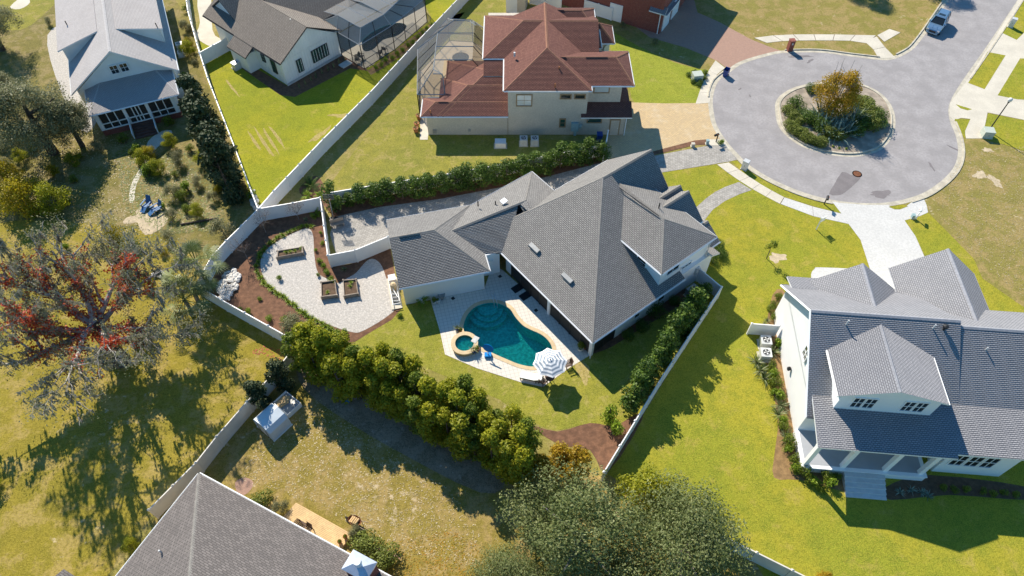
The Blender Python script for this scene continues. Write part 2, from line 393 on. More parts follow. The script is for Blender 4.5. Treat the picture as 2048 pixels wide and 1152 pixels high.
M['car_paint'] = plain('silver_blue_paint', (.20,.33,.46), .22, .04, 2, .55, .6)
M['tyre'] = plain('tyre_rubber', (.018,.018,.018), .85, .1, 5)
M['lf_hedge'] = leaf('hedge_leaf', [(.03,.07,.014),(.09,.16,.02),(.20,.28,.035)], .32)
M['lf_yellow'] = leaf('yellow_green_leaf', [(.17,.21,.014),(.36,.37,.02),(.58,.52,.04)], .48)
M['lf_mid'] = leaf('mid_green_leaf', [(.085,.13,.014),(.18,.235,.022),(.31,.35,.04)], .42)
M['lf_box'] = leaf('boxwood_leaf', [(.09,.125,.02),(.18,.22,.035),(.28,.31,.05)], .3)
M['lf_dark'] = leaf('magnolia_leaf', [(.014,.032,.010),(.034,.058,.018),(.085,.095,.04)], .12, .7)
M['lf_oak'] = leaf('live_oak_leaf', [(.10,.135,.035),(.20,.235,.075),(.38,.39,.17)], .4)
M['lf_grey'] = leaf('grey_oak_leaf', [(.14,.15,.065),(.27,.265,.13),(.42,.40,.24)], .4)
M['lf_red'] = leaf('red_vine_leaf', [(.36,.045,.025),(.62,.09,.05),(.62,.22,.04)], .35)
M['lf_orange'] = leaf('autumn_leaf', [(.22,.18,.015),(.48,.32,.015),(.56,.28,.03)], .4)
M['lf_ochre'] = leaf('golden_leaf', [(.19,.17,.012),(.40,.33,.014),(.60,.47,.02)], .4)
M['lf_blue'] = leaf('blue_green_frond', [(.10,.17,.14),(.20,.30,.25),(.45,.52,.42)], .2)
M['lf_palm'] = leaf('palm_frond', [(.09,.13,.03),(.22,.27,.09),(.52,.52,.33)], .25)
M['lf_lime'] = leaf('lime_leaf', [(.10,.18,.012),(.22,.32,.02),(.36,.42,.04)], .32)
M['lf_brown'] = leaf('dry_twig_leaf', [(.16,.09,.06),(.28,.17,.115),(.36,.24,.17)], .25)
M['lf_tan'] = leaf('dry_grass_leaf', [(.33,.25,.10),(.48,.39,.20),(.60,.50,.33)], .1)

# ------------------------------------------------------------------ the ground, lawns, road, drives, paths
def patch(name, px, z, m, n=4, kind='structure', world=False, sm=True):
    p = px if world else S2(px)
    if sm: p = smooth(p, n)
    return tag(sheet_hole(name, ccw(p), [], z, m), kind=kind)
POOL_PX = [(927,652),(930,639),(939,624),(952,613),(970,606.6),(990,605.5),(1007,610.5),(1020.5,619),(1029,632),(1036,641),(1047,652),(1062,660),(1080,668),(1093,677.6),(1102,690),(1104,701),(1099.6,714),(1088,726),(1073,732.5),(1058,733),(1036,728),(1014,719),(992,709.5),(974,700.7),(959,692),(948,682),(936,672),(928,662)]
pool = ccw(smooth(S2(POOL_PX), 3))
FARM = Fr(S(575.6,171)[:2], 49.0)
fpool = ccw(smooth([FARM.w(x,y)[:2] for x,y in [(11.5,-.8),(13,.6),(16,.9),(18.5,0),(18.8,-1.6),(16.5,-2.3),(14.5,-1.6),(12.3,-2.2),(11.2,-1.8)]], 4))
bpool = ccw(smooth([(-6.3,71.6),(-6.6,73.4),(-6.2,75.2),(-4.6,75.6),(-3.7,74.2),(-3.6,72.2),(-4.2,70.9),(-5.4,70.8)], 4))
big = [(-700,-300),(700,-300),(700,900),(-700,900)]
tag(sheet_hole('ground', big, [pool, fpool, bpool], 0.0, M['ground']), kind='structure')
patch('field', [(-260,560),(-60,470),(60,440),(330,470),(400,545),(405,592),(590,684),(548,764),(300,1038),(255,1080),(150,1200),(-300,1300)], .004, M['field'])
patch('dry_yard', [(592,690),(640,735),(760,800),(930,880),(1040,960),(1215,950),(1395,1052),(1500,1108),(1600,1200),(600,1300),(300,1045),(548,768)], .005, M['yard'], sm=False)
patch('wild_garden', [(-300,-60),(100,-60),(310,-60),(392,60),(408,150),(513,417),(402,545),(330,468),(60,440),(-60,470),(-260,560)], .003, M['wild'], sm=False)
patch('vacant_lot', [(1392,-60),(1898,-60),(1898,0),(1849,70),(1800,112),(1700,110),(1575,103),(1500,80),(1420,40),(1380,10)], .004, M['lot'], sm=False)
patch('vacant_lot', [(1912,300),(1935,282),(2048,250),(2260,300),(2260,780),(2060,640),(1962,557),(1947,517),(1900,469),(1856,424),(1850,398),(1895,362)], .004, M['lot'], sm=False)
patch('lawn', [(1325,345),(1433,329),(1460,349),(1506,379),(1559,408),(1697,448),(1721,480),(1740,540),(1800,590),(2150,640),(2200,1240),(1580,1240),(1500,1108),(1395,1052),(1215,948),(1440,580),(1395,545),(1385,470),(1345,390)], .008, M['lawn'], sm=False)
patch('lawn_verge', [(1462,322),(1478,322),(1497,334),(1540,360),(1587,382),(1634,398),(1664,405),(1676,418),(1683,427),(1640,416),(1568,394),(1525,371),(1487,346)], .009, M['lawn'], sm=False)
patch('lawn_strip', [(1809,441),(1840,432),(1856,425),(1900,469),(1947,517),(1965,557),(2035,606),(2120,660),(2100,760),(1990,640),(1850,512),(1831,473)], .009, M['lawn'], sm=False)
patch('lawn_wedge', [(1777,414),(1803,409.5),(1816,412.6),(1800,419),(1789,419)], .034, M['lawn'], sm=False)
patch('pool_lawn', [(700,668),(735,655),(783,628),(805,612),(862,601),(881,664),(891,710),(955,738),(1043,765.5),(1086,774.5),(1140,735.5),(1179,712),(1260,640),(1390,560),(1440,575),(1275,835),(1225,855),(1180,846),(1112,862),(1060,845),(1000,800),(850,735),(720,700)], .006, M['lawn_pool'], sm=False)
patch('olive_lawn', [(648,385),(935,-5),(1060,-40),(1010,26),(968,32),(930,24),(893,34),(833,140),(840,210),(850,265),(1212,285),(1215,305),(1000,345),(760,385),(690,395)], .0067, M['lawn_beige'], sm=False)
patch('bright_lawn', [(1215,60),(1232,52),(1300,92),(1360,122),(1428,124),(1412,150),(1391,208.6),(1330,212),(1270,206),(1256,165),(1225,110)], .008, M['lawn_beige_front'], n=3)
patch('dry_verge', [(1190,28),(1240,48),(1310,92),(1370,120),(1432,118),(1440,126),(1420,140),(1360,128),(1300,104),(1230,66),(1195,45)], .0095, M['lot'], n=3)
patch('farm_lawn', [(410,122),(470,80),(560,160),(690,113),(728,141),(857,46),(880,10),(940,-45),(960,-40),(516,416),(500,390)], .006, M['lawn_farm'], sm=False)
patch('farm_lawn', [(860,-60),(935,-60),(905,0),(866,42),(850,10)], .0062, M['lawn_farm'], sm=False)
patch('cottage_lawn', [(40,60),(120,0),(190,-40),(100,-60),(-60,-60),(-60,30)], .006, M['lawn_beige'], n=4)
patch('side_lawn', [(398,85),(425,68),(425,92),(405,118)], .0065, M['lawn_farm'], sm=False)
# worn stripes across the white farmhouse's lawn
for k,(u0,v0,u1,v1) in enumerate([(496,262,522,303),(512,260,545,312),(526,256,556,306),(541,255,567,292),(452,160,476,190)]):
    a, b = S(u0,v0), S(u1,v1); c = ((a[0]+b[0])/2,(a[1]+b[1])/2); l = math.dist(a,b)/2; rot = math.atan2(b[1]-a[1],b[0]-a[0])
    patch('worn_stripe', ragged(c, l, .16+.05*(k%2), 26, .3, rot, k), .0085, M['dry_patch'], world=True)
for k,(u,v,rx,ry) in enumerate([(690,232,1.6,.45),(640,270,1.4,.4),(1165,742,1.3,.5),(1555,515,.8,.6),(1960,350,.7,.6),(1990,362,.9,.5),(1975,300,.6,.3),(735,130,.7,.6),(300,430,1.0,2.2),(1440,150,1.2,.5)]):
    patch('bare_patch', ragged(S(u,v)[:2], rx, ry, 24, .45, k, 40+k), .0105, M['dry_patch' if k in (0,1,2,9) else 'sand'], world=True)
# road
ROAD = [(1960,-85),(1930,-44),(1898,0),(1872,38),(1849,71),(1830,95),(1817,105),(1800,114),(1782,119.5),(1760,120),(1700,113),(1640,105.5),(1572,106),(1540,111),(1487,127),(1461,144),(1437,163),(1427,189),(1426,213),(1433,249),(1453,282),(1475,307),(1500,331),(1540,356),(1587,377.5),(1634,393),(1681,402.5),(1730,406.5),(1774,405),(1815,397),(1852,383),(1888,357),(1909,331),(1916,302),(1911,271),(1900,243),(1897,216),(1907,190),(1930,154),(1975,90),(2035,0),(2065,-46),(2085,-80)]
road = smooth(S2(ROAD), 4, closed=False)
tag(MB().sheet(ccw(road), .011).build('road', M['asphalt'], uv=False), kind='structure')
g0, g1 = road, offset(road, -.55)
tag(strip(g1, g0, .016).build('gutter', M['kerb'], uv=False), kind='structure')
def kerb(px, h=.13, d=.55, w_=.17, closed=False, n=4):
    c = smooth(S2(px), n, closed=closed)
    if closed: c = c+[c[0]]
    me = strip(offset(c,-d), offset(c,-d-w_), .0, h); o = me.build('kerb', M['kerb'], uv=False); fix_normals(o.data); return tag(o, kind='structure')
kerb(ROAD[0:8]); kerb(ROAD[9:13]); kerb([(1455,148),(1437,163),(1429,182),(1427,196)]); kerb([(1484,316),(1500,331),(1540,356),(1587,377.5),(1634,393),(1664,399)], .09)
kerb([(1815,397),(1852,383),(1888,357),(1909,331),(1916,302),(1911,271),(1900,243)], .09); kerb(ROAD[38:], .07)
ISL = [(1550,213),(1556,196),(1570,184),(1588,175),(1611,169),(1645,164),(1690,162),(1735,172),(1768,192),(1786,218),(1791,245),(1786,271),(1766,297),(1735,310),(1697,314),(1650,308),(1603,293),(1572,271),(1555,248)]
isl = ccw(smooth(S2(ISL), 4)); ring = isl+[isl[0]]
inner = offset(ring, .4, False); inner[-1] = inner[0]; inner2 = offset(ring, .58, False); inner2[-1] = inner2[0]
tag(strip(ring, inner, .017).build('island_gutter', M['kerb'], uv=False), kind='structure')
o = strip(inner, inner2, 0, .16).build('island_kerb', M['kerb'], uv=False); fix_normals(o.data); tag(o, kind='structure')
tag(MB().sheet(inner2[:-1], .10).build('island_bed', plain('bark_and_gravel', (.33,.275,.215), .95, .3, 1.2, fine=9, bmp=.8), uv=False), kind='structure')
patch('asphalt_patch', [(1684,344),(1702,350),(1722,352),(1712,366),(1690,385),(1676,391),(1658,388),(1668,370)], .0155, M['asphalt_patch'], n=2)
mh = thing('manhole_cover', 'round dark manhole cover at the end of the tarred road patch', 'manhole cover', S(1714,348))
MB().lathe([(0,.012),(.0,.03),(.52,.03)], mh.location, 20).build('rim', M['asphalt_patch'], mh); MB().lathe([(0,.034),(.42,.036)], mh.location, 20).build('lid', M['rust'], mh)
for k,(u,v,rx,ry) in enumerate([(1600,113,1.6,.25),(1620,122,.6,.2),(1863,333,.7,.14),(1908,297,.7,.16),(1762,388,1.2,.5),(1480,178,.3,.12),(1500,192,.25,.1)]):
    patch('road_stain', ragged(S(u,v)[:2], rx, ry, 20, .4, k*.8, 70+k), .0158, M['asphalt_patch'], world=True)
# sidewalk slabs
def slabs(name, left, right, per, m, z1=.032, gap=.03):
    """paving between two px edges, cut into single slabs; the mortar bed is the setting piece"""
    a = smooth(S2(left), 8, False); b = smooth(S2(right), 8, False)
    def rs(p, k):
        L = [0]
        for i in range(1,len(p)): L.append(L[-1]+math.dist(p[i],p[i-1]))
        out = []
        for q in range(k+1):
            d = L[-1]*q/k; i = max(j for j in range(len(L)) if L[j] <= d+1e-9); i = min(i,len(p)-2); f = (d-L[i])/((L[i+1]-L[i]) or 1)
            out.append((p[i][0]+(p[i+1][0]-p[i][0])*f, p[i][1]+(p[i+1][1]-p[i][1])*f))
        return out
    n = max(1, round(sum(math.dist(a[i],a[i-1]) for i in range(1,len(a)))/per)); A, B = rs(a,n), rs(b,n)
    bed = strip(A, B, .013).build(name, M['soil'], uv=False); fix_normals(bed.data); tag(bed, kind='structure')
    for i in range(n):
        l1 = math.dist(A[i],A[i+1]); f = gap/max(l1,.1)
        lp = lambda p,q,t: (p[0]+(q[0]-p[0])*t, p[1]+(q[1]-p[1])*t)
        q = [lp(A[i],A[i+1],f/2), lp(A[i],A[i+1],1-f/2), lp(B[i],B[i+1],1-f/2), lp(B[i],B[i+1],f/2)]
        ob('slab', MB().prism(ccw(q), .005, z1+rnd.uniform(-.004,.004), bottom=False).mesh('slab', m, uv=False), bed)
    return bed
slabs('sidewalk', [(1457,325),(1487,346),(1525,371),(1568,394.7)], [(1434,329),(1459,348),(1506,379),(1560,408)], 1.55, M['concrete'])
slabs('sidewalk', [(1568.5,395),(1610,409),(1650,420),(1683,427.7)], [(1561,408),(1600,424),(1650,439),(1697,448)], 2.6, M['concrete_new'])
slabs('sidewalk', [(1508,76),(1560,70),(1640,69),(1710,70),(1752,71)], [(1533,86),(1570,82),(1640,81),(1705,82),(1735,87)], 2.8, M['concrete'], gap=.09)
slabs('sidewalk', [(1754,71),(1766,64),(1779,58)], [(1768,84),(1784,74),(1801,65)], 2.2, M['concrete'], gap=.1)
slabs('sidewalk', [(1729,83),(1744,95),(1757,117)], [(1753,73),(1770,95),(1791,116)], 2.6, M['concrete'], gap=.05)
slabs('sidewalk', [(1431,121),(1418,140),(1404,170),(1391,208)], [(1450,136),(1432,152),(1424,178),(1419,206)], 2.4, M['concrete'])
patch('concrete_drive', [(1900,206),(1934,161),(1992,70),(2062,-40),(2260,-40),(2260,262),(2048,240),(1975,225),(1970,250),(1962,277),(1932,277),(1929,262),(1941,238),(1922,236),(1908,241),(1899,232)], .018, M['concrete'], sm=False)
for px in ([(1936,166),(1975,104),(2011,111),(1969,178.6)], [(1995,191),(2040,117),(2120,120),(2180,205),(2035,199)], [(2004,66),(2030,30),(2075,-45),(2120,-45),(2075,40),(2033,80)], [(1911,208.6),(1921,217),(1935,221),(1944,218.7)], [(1909,238),(1940,239.5),(1930,262),(1931,278),(1921,268)], [(1976,227),(2048,241),(2180,270),(2140,330),(2010,290),(1962,278),(1970,252)]):
    patch('lawn_patch', px, .023, M['lawn'], sm=False)
patch('white_drive', [(1664,403),(1681,406),(1730,410),(1777,410),(1782,416),(1790,419),(1812,413),(1822,405),(1848,399),(1853,410),(1856,425),(1840,432),(1809,441),(1831,473),(1848,512),(1900,600),(1800,600),(1742,545),(1721,480),(1697,448),(1683,428)], .02, M['concrete_new'], sm=False)
patch('entry_walk', [(1628,575),(1622,550),(1629,538),(1642,535),(1740,541),(1790,560),(1780,600),(1660,600)], .021, M['concrete_new'], n=3)
patch('beige_drive', [(1212,268),(1262,205),(1330,207),(1415,206),(1420,213),(1429,249),(1444,276),(1432,281),(1392,282),(1306,304),(1215,318)], .015, M['paver_beige'], sm=False)
patch('grey_drive', [(1480,318),(1462,299),(1446,290),(1418,291),(1306,312),(1215,322),(1100,352),(1000,375),(880,398),(760,414),(668,434),(660,470),(672,507),(778,492),(850,470),(1000,430),(1060,400),(1150,380),(1250,360),(1324,345),(1459,323)], .014, M['paver_grey'], sm=False)
patch('planting_strip', [(1306,303),(1390,281),(1413,279),(1418,290),(1390,290),(1306,311)], .024, M['mulch'], sm=False)
patch('concrete_apron', [(1413,279),(1432,279),(1446,278),(1460,298),(1446,291),(1418,291)], .02, M['concrete'], sm=False)
patch('paver_walk', [(1478,364),(1450,374),(1430,384),(1412,397),(1392,415),(1380,450),(1408,442),(1425,420),(1450,402),(1480,388),(1504,380)], .016, M['paver_grey'], sm=False)
patch('brick_drive', [(1225,20),(1300,75),(1370,95),(1435,122),(1460,142),(1487,126),(1540,110),(1572,105),(1545,96),(1500,78),(1440,45),(1395,25),(1380,-30),(1300,-40)], .0128, M['paver_red'], sm=False)
patch('hedge_bed', [(640,400),(760,392),(900,372),(1050,345),(1212,305),(1215,325),(1100,354),(1000,376),(880,399),(760,415),(668,436),(655,420)], .0125, M['mulch'], sm=False)
patch('cottage_path', [(296,283),(325,262),(345,265),(310,300),(297,325),(285,345),(272,372),(268,402),(258,402),(262,370),(275,345),(288,320)], .012, M['concrete'], n=3)
patch('sand_path', [(95,70),(135,50),(140,110),(150,140),(190,180),(195,240),(160,260),(110,150)], .0075, M['gravel'], n=3)
patch('side_path', [(395,0),(420,-20),(425,60),(445,78),(470,82),(462,92),(430,95),(405,85),(392,70),(400,45)], .013, M['concrete'], n=3)
patch('far_path', [(20,14),(50,-10),(60,5),(40,18)], .012, M['concrete'], n=3)
patch('bed', [(478,118),(575,172),(690,108),(738,142),(700,137),(590,194),(560,190),(476,132)], .0095, M['mulch'], sm=False)
patch('cage_bed', [(735,142),(860,48),(876,50),(880,62),(760,140),(742,150)], .0105, M['pine_straw'], sm=False)
# kitchen garden
patch('mulch_garden', [(515,424),(647,400),(660,533),(700,528),(780,492),(792,560),(805,615),(783,640),(735,668),(700,690),(592,684),(405,592),(400,550)], .0115, M['mulch'], sm=False)
GRAV = [(524,513),(522,539),(538,571),(571,593),(604,622),(655,648),(702,664),(728,661),(781,628),(785,611),(768,542),(752,520),(735,521),(712,546),(695,556),(677,566),(655,558),(636,545),(629,513),(626,470),(615,457),(590,465),(560,480),(538,495)]
patch('gravel', GRAV, .02, M['gravel'], n=4)
patch('side_bed', [(1165,705),(1215,640),(1300,595),(1385,575),(1415,580),(1345,620),(1270,665),(1210,700)], .0135, M['mulch'], n=3)
patch('corner_bed', [(1060,850),(1115,863),(1180,846),(1228,852),(1270,830),(1285,838),(1215,945),(1180,900),(1120,890)], .0135, M['mulch'], n=3)
patch('shell_bed', [(1545,590),(1570,585),(1560,650),(1590,760),(1610,880),(1640,940),(1700,965),(1700,985),(1600,960),(1548,955),(1550,900),(1555,830),(1530,700)], .0135, M['pine_straw'], n=3)
patch('front_bed', [(1770,975),(1860,950),(2060,975),(2060,1000),(1900,990),(1780,1000)], .0137, M['soil'], n=3)
patch('corner_planting', [(598,378),(628,352),(645,365),(650,395),(615,398)], .0138, M['mulch'], n=3)
patch('chair_corner', [(272,425),(300,405),(335,420),(330,450),(290,470)], .012, M['sand'], n=3)
patch('hedge_floor', [(600,735),(700,780),(820,840),(960,920),(1010,965),(960,985),(800,905),(690,840),(610,780)], .0135, grass('shaded_ground', (.20,.155,.09), (.26,.20,.13), (.33,.26,.18), .45, .58, (.60,.52,.44), .6, dark=(.10,.08,.04), mid=.46), n=3)  # ground with pale patches, the tree screen's shade put into its darker colour

# ------------------------------------------------------------------ building kit
def obw(name, me, parent, loc, rz=0.0):
    o = bpy.data.objects.new(name, me); C.objects.link(o); o.location = loc; o.rotation_euler = (0,0,rz); o.parent = parent
    o.matrix_parent_inverse = mw(parent).inverted(); return o
def cap_line(mb, p, q, w_=.17, rise=.045, drop=.05):
    p, q = Vector(p), Vector(q); d = q-p; n = Vector((-d.y,d.x,0)); n.normalize(); n *= w_
    mb.add([p+n-Vector((0,0,drop)), p+Vector((0,0,rise)), p-n-Vector((0,0,drop)), q+n-Vector((0,0,drop)), q+Vector((0,0,rise)), q-n-Vector((0,0,drop))], [(0,1,4,3),(1,2,5,4),(0,2,1),(3,4,5)])
def clip_v(poly, va, lim, keep_above):
    out = []; n = len(poly)
    for i in range(n):
        a, b = poly[i], poly[(i+1)%n]; da, db = a.dot(va)-lim, b.dot(va)-lim
        if not keep_above: da, db = -da, -db
        if da >= 0: out.append(a)
        if (da > 0) != (db > 0) and abs(da-db) > 1e-9: out.append(a.lerp(b, da/(da-db)))
    return out
def courses(mb, face, rh, lift=.03):
    """overlapping shingle courses over a roof plane: every course stands proud at its lower edge"""
    P = [Vector(p) for p in face]; nn = (P[1]-P[0]).cross(P[2]-P[0])
    if nn.length < 1e-6: return
    nn.normalize()
    if nn.z < 0: nn = -nn
    ua = Vector((0,0,1)).cross(nn)
    if ua.length < 1e-3: return
    ua.normalize(); va = nn.cross(ua); lo = min(p.dot(va) for p in P); hi = max(p.dot(va) for p in P)
    for k in range(math.floor(lo/rh), math.ceil(hi/rh)):
        q = clip_v(clip_v(P, va, max(lo,k*rh), True), va, (k+1)*rh, False)
        if len(q) < 3: continue
        def up(p): f = 1-(p.dot(va)-k*rh)/rh; return p+nn*(.003+lift*max(0,min(1,f)))
        t = [up(p) for p in q]; i0 = len(mb.f); mb.add(t, [tuple(range(len(t)))]); mb.nrm[i0] = nn
        vlo = min(p.dot(va) for p in q); low = [p for p in q if p.dot(va) < vlo+1e-4]
        if len(low) >= 2:
            low.sort(key=lambda p: p.dot(ua)); a, b = low[0], low[-1]; i0 = len(mb.f); mb.add([a, b, up(b), up(a)], [(0,1,2,3)]); mb.nrm[i0] = nn
ROW = {}
def roof(par, fr, x0, x1, y0, y1, ze, zr, axis, r, a, b, m, cap='cap_grey', ze2=None, thick=.15, gutters=True, fascia='white', caps=True):
    ze2 = ze if ze2 is None else ze2
    if axis == 's': A,B,Cc,D,E,F = (x0,y0,ze),(x1,y0,ze),(x1,y1,ze2),(x0,y1,ze2),(a,r,zr),(b,r,zr); hipA, hipB = a > x0+.01, b < x1-.01
    else: A,B,Cc,D,E,F = (x1,y0,ze2),(x1,y1,ze2),(x0,y1,ze),(x0,y0,ze),(r,a,zr),(r,b,zr); hipA, hipB = a > y0+.01, b < y1-.01
    V = [fr.w(*p) for p in (A,B,Cc,D,E,F)]; n = 6
    top = [(0,1,5,4),(2,3,4,5)] + ([(3,0,4)] if hipA else []) + ([(1,2,5)] if hipB else [])
    loop = [0,1]+([] if hipB else [5])+[2,3]+([] if hipA else [4])
    vs = V+[(p[0],p[1],p[2]-thick) for p in V]
    mb = MB(); mb.add(vs, top); mb.add(vs, [tuple(i+n for i in reversed(f)) for f in top], 1)
    for f in top: courses(mb, [V[i] for i in f], ROW.get(m,.15))
    mb.add(vs, [(loop[i],loop[i]+n,loop[(i+1)%len(loop)]+n,loop[(i+1)%len(loop)]) for i in range(len(loop))], 1)
    ro = mb.build('roof', [M[m], M[fascia]], par)
    if caps:
        cm = MB(); cap_line(cm, V[4], V[5])
        if hipA: cap_line(cm, V[4], V[0]); cap_line(cm, V[4], V[3])
        if hipB: cap_line(cm, V[5], V[1]); cap_line(cm, V[5], V[2])
        cm.build('ridge_cap', M[cap], ro, uv=False)
    if gutters:
        for i,j,ok in ((0,1,True),(2,3,True),(3,0,hipA),(1,2,hipB)):
            if ok:
                p, q = Vector(V[i]), Vector(V[j]); d = (q-p).normalized(); nn = Vector((d.y,-d.x,0))*.07
                g = MB(); g.tube([p+nn-Vector((0,0,.07)), q+nn-Vector((0,0,.07))], .07, 4); g.build('gutter', M[fascia], ro, uv=False)
    return ro
def slab_roof(par, pts, m, thick=.14, fascia='white', name='roof'):
    """single-pitch roof from world points (any convex outline)"""
    n = len(pts); vs = list(pts)+[(p[0],p[1],p[2]-thick) for p in pts]
    mb = MB(); mb.add(vs, [tuple(range(n))]); mb.add(vs, [tuple(range(2*n-1,n-1,-1))]+[(i,i+n,(i+1)%n+n,(i+1)%n) for i in range(n)], 1)
    courses(mb, pts, ROW.get(m,.15)); o = mb.build(name, [M[m], M[fascia]], par)
    return o
def faces_roof(par, polys, m, thick=.14):
    """roof made of several planes given as world polygons, each a slab"""
    mb = MB()
    for pts in polys:
        n = len(pts); mb.add(list(pts)+[(p[0],p[1],p[2]-thick) for p in pts], [tuple(range(n)), tuple(range(2*n-1,n-1,-1))]+[(i,i+n,(i+1)%n+n,(i+1)%n) for i in range(n)])
        courses(mb, pts, ROW.get(m,.15))
    o = mb.build('roof', [M[m]], par); return o
def wbox(par, fr, x0, x1, y0, y1, z0, z1, m, name='wall'): return MB().box(x0,x1,y0,y1,z0,z1,0,fr).build(name, M[m], par)
def wpoly(par, pts, m, th=.12, name='gable_wall'):
    a, b, c = Vector(pts[0]), Vector(pts[1]), Vector(pts[2]); nn = (b-a).cross(c-a).normalized()*th; n = len(pts)
    vs = list(pts)+[tuple(Vector(p)+nn) for p in pts]
    o = MB().add(vs, [tuple(range(n)), tuple(range(2*n-1,n-1,-1))]+[(i,i+n,(i+1)%n+n,(i+1)%n) for i in range(n)]).build(name, M[m], par); fix_normals(o.data); return o
_wc = {}
FACE = {'f':0, 'r':90, 'b':180, 'l':-90}
def window(par, fr, x, y, z, face, w_, h, nx=1, ny=2, fm='white', gm='glass', bw=.07, name='window', bar=.035):
    """opening centred at x,y,z on a wall; frame stands proud, each pane is its own piece"""
    k = (w_,h,nx,ny,fm,gm,bw,bar)
    if k not in _wc:
        f = MB(); d = .07
        f.box(-w_/2-bw,w_/2+bw,-d,.04,h/2,h/2+bw).box(-w_/2-bw,w_/2+bw,-d-.03,.04,-h/2-bw,-h/2).box(-w_/2-bw,-w_/2,-d,.04,-h/2,h/2).box(w_/2,w_/2+bw,-d,.04,-h/2,h/2)
        for i in range(1,nx): q = -w_/2+w_*i/nx; f.box(q-bar/2,q+bar/2,-d+.01,.04,-h/2,h/2)
        for j in range(1,ny): q = -h/2+h*j/ny; f.box(-w_/2,w_/2,-d+.012,.04,q-bar/2,q+bar/2)
        _wc[k] = (f.mesh('window', M[fm], uv=False), MB().box(-w_/2/nx,w_/2/nx,-.02,.02,-h/2/ny,h/2/ny).mesh('pane', M[gm], uv=False))
    o = obw(name, _wc[k][0], par, fr.w(x,y,z), R(fr.deg+FACE[face]))
    for i in range(nx):
        for j in range(ny): ob('pane', _wc[k][1], o, loc=(-w_/2+w_*(i+.5)/nx, -.012, -h/2+h*(j+.5)/ny))
    return o
def door(par, fr, x, y, z0, face, w_, h, m='white', fm='white'):
    d = MB().box(-w_/2,w_/2,-.05,.03,0,h).mesh('door', M[m], uv=False); o = obw('door', d, par, fr.w(x,y,z0), R(fr.deg+FACE[face]))
    f = MB().box(-w_/2-.12,-w_/2,-.07,.03,0,h+.12).box(w_/2,w_/2+.12,-.07,.03,0,h+.12).box(-w_/2,w_/2,-.07,.03,h,h+.12); ob('door_frame', f.mesh('door_frame', M[fm], uv=False), o, loc=(0,0,0))
    ob('handle', MB().box(w_/2-.16,w_/2-.1,-.12,-.05,h*.45,h*.5).mesh('handle', M['steel'], uv=False), o, loc=(0,0,0)); return o
def vent_pipe(roofo, p, h=.35, r=.06, m='light_metal', hood=False):
    mb = MB().tube([(p[0],p[1],p[2]-.3),(p[0],p[1],p[2]+h)], r, 7)
    if hood: mb.lathe([(r*2,h-.02),(r*2,h+.08),(.02,h+.16)], p, 8)
    mb.build('vent_pipe', M[m], roofo, uv=False)
def house(name, label, p, deg=0.0, cat='house'): return thing(name, label, cat, (p[0],p[1],0), R(deg))
_tile = bricks('deck_tile', (.70,.655,.575), (.665,.615,.54), (.40,.37,.33), .36, .36, .014, use_pos=True, rot=-R(14), bmp=.3, mott=.08)
[n for n in _tile.node_tree.nodes if n.type == 'TEX_BRICK'][0].offset = 0.0
M['deck_tile'] = _tile

# ------------------------------------------------------------------ grey-roofed pool house (middle)
CH = Fr(S(1186,685,3)[:2], 38.0); GF = Fr(S(798,577,3)[:2], 14.0); ID = Fr((0,0), 0)
ch = house('house', 'white house with a large grey shingle roof wrapped around the curved pool', CH.w(7,7), 38)
wbox(ch, CH, 3.2, 15.6, .45, 15.4, 0, 3.05, 'white'); wbox(ch, CH, .5, 3.2, 11.9, 12.8, 0, 2.95, 'white')
wbox(ch, CH, 8.55, 14.85, .78, 8.2, 2.9, 5.62, 'white'); wbox(ch, CH, 1.5, 8.8, 14.5, 19.1, 0, 3.0, 'white')
wbox(ch, GF, .3, 7.9, .32, 8.3, 0, 3.0, 'white'); wbox(ch, CH, 13.5, 16.2, 8.5, 15.4, 0, 3.1, 'white'); wbox(ch, CH, 14.8, 16.2, 3.4, 7.7, 0, 4.4, 'white')
rm = roof(ch, CH, 0, 11.3, 0, 16, 3, 8, 's', 10.8, 10.4, 11.3, 'roof_grey', ze2=3)
roof(ch, CH, 10.35, 16.7, 7.1, 16.03, 4.45, 8.02, 's', 10.8, 10.35, 16.7, 'roof_grey', ze2=3)
wpoly(ch, [CH.w(16.3,7.6,2.9),CH.w(16.3,15.5,2.9),CH.w(16.3,10.8,7.75)], 'white')
ru = roof(ch, CH, 8.15, 15.2, .47, 10.4, 5.6, 7.25, 't', 11.67, 4.0, 10.4, 'roof_grey')
roof(ch, CH, 12.6, 16.75, 3.2, 7.95, 4.4, 6.5, 's', 5.57, 12.6, 16.75, 'roof_grey'); wpoly(ch, [CH.w(16.4,3.5,3),CH.w(16.4,7.6,3),CH.w(16.4,7.6,4.5),CH.w(16.4,5.57,6.35),CH.w(16.4,3.5,4.5)], 'white')
roof(ch, CH, 14.2, 17.1, 5.6, 8.1, 4.9, 6.05, 's', 6.85, 14.2, 17.1, 'roof_grey', gutters=False)
roof(ch, CH, 14.9, 17.3, 1.1, 4.9, 2.95, 4.2, 's', 3.0, 14.9, 17.3, 'roof_grey'); wbox(ch, CH, 14.9, 16.7, 1.5, 4.5, 0, 2.95, 'white')
slab_roof(ch, [CH.w(14.85,1.6,3.5),CH.w(16.2,1.6,2.9),CH.w(16.2,.1,2.9),CH.w(14.85,.1,3.5)], 'roof_grey')
L_ = lambda s,y,z: CH.w(s,y,z)
M0,M1,M2,AP,K,RL,V0 = L_(1.0,19.6,3),L_(9.2,19.6,3),L_(9.2,11,3),L_(4.75,15.15,5.08),L_(4.1,15.45,4.94),L_(-2.75,17.0,4.22),L_(.5,12.4,2.98)
R2_ = S(969.5,507.5,2.98)
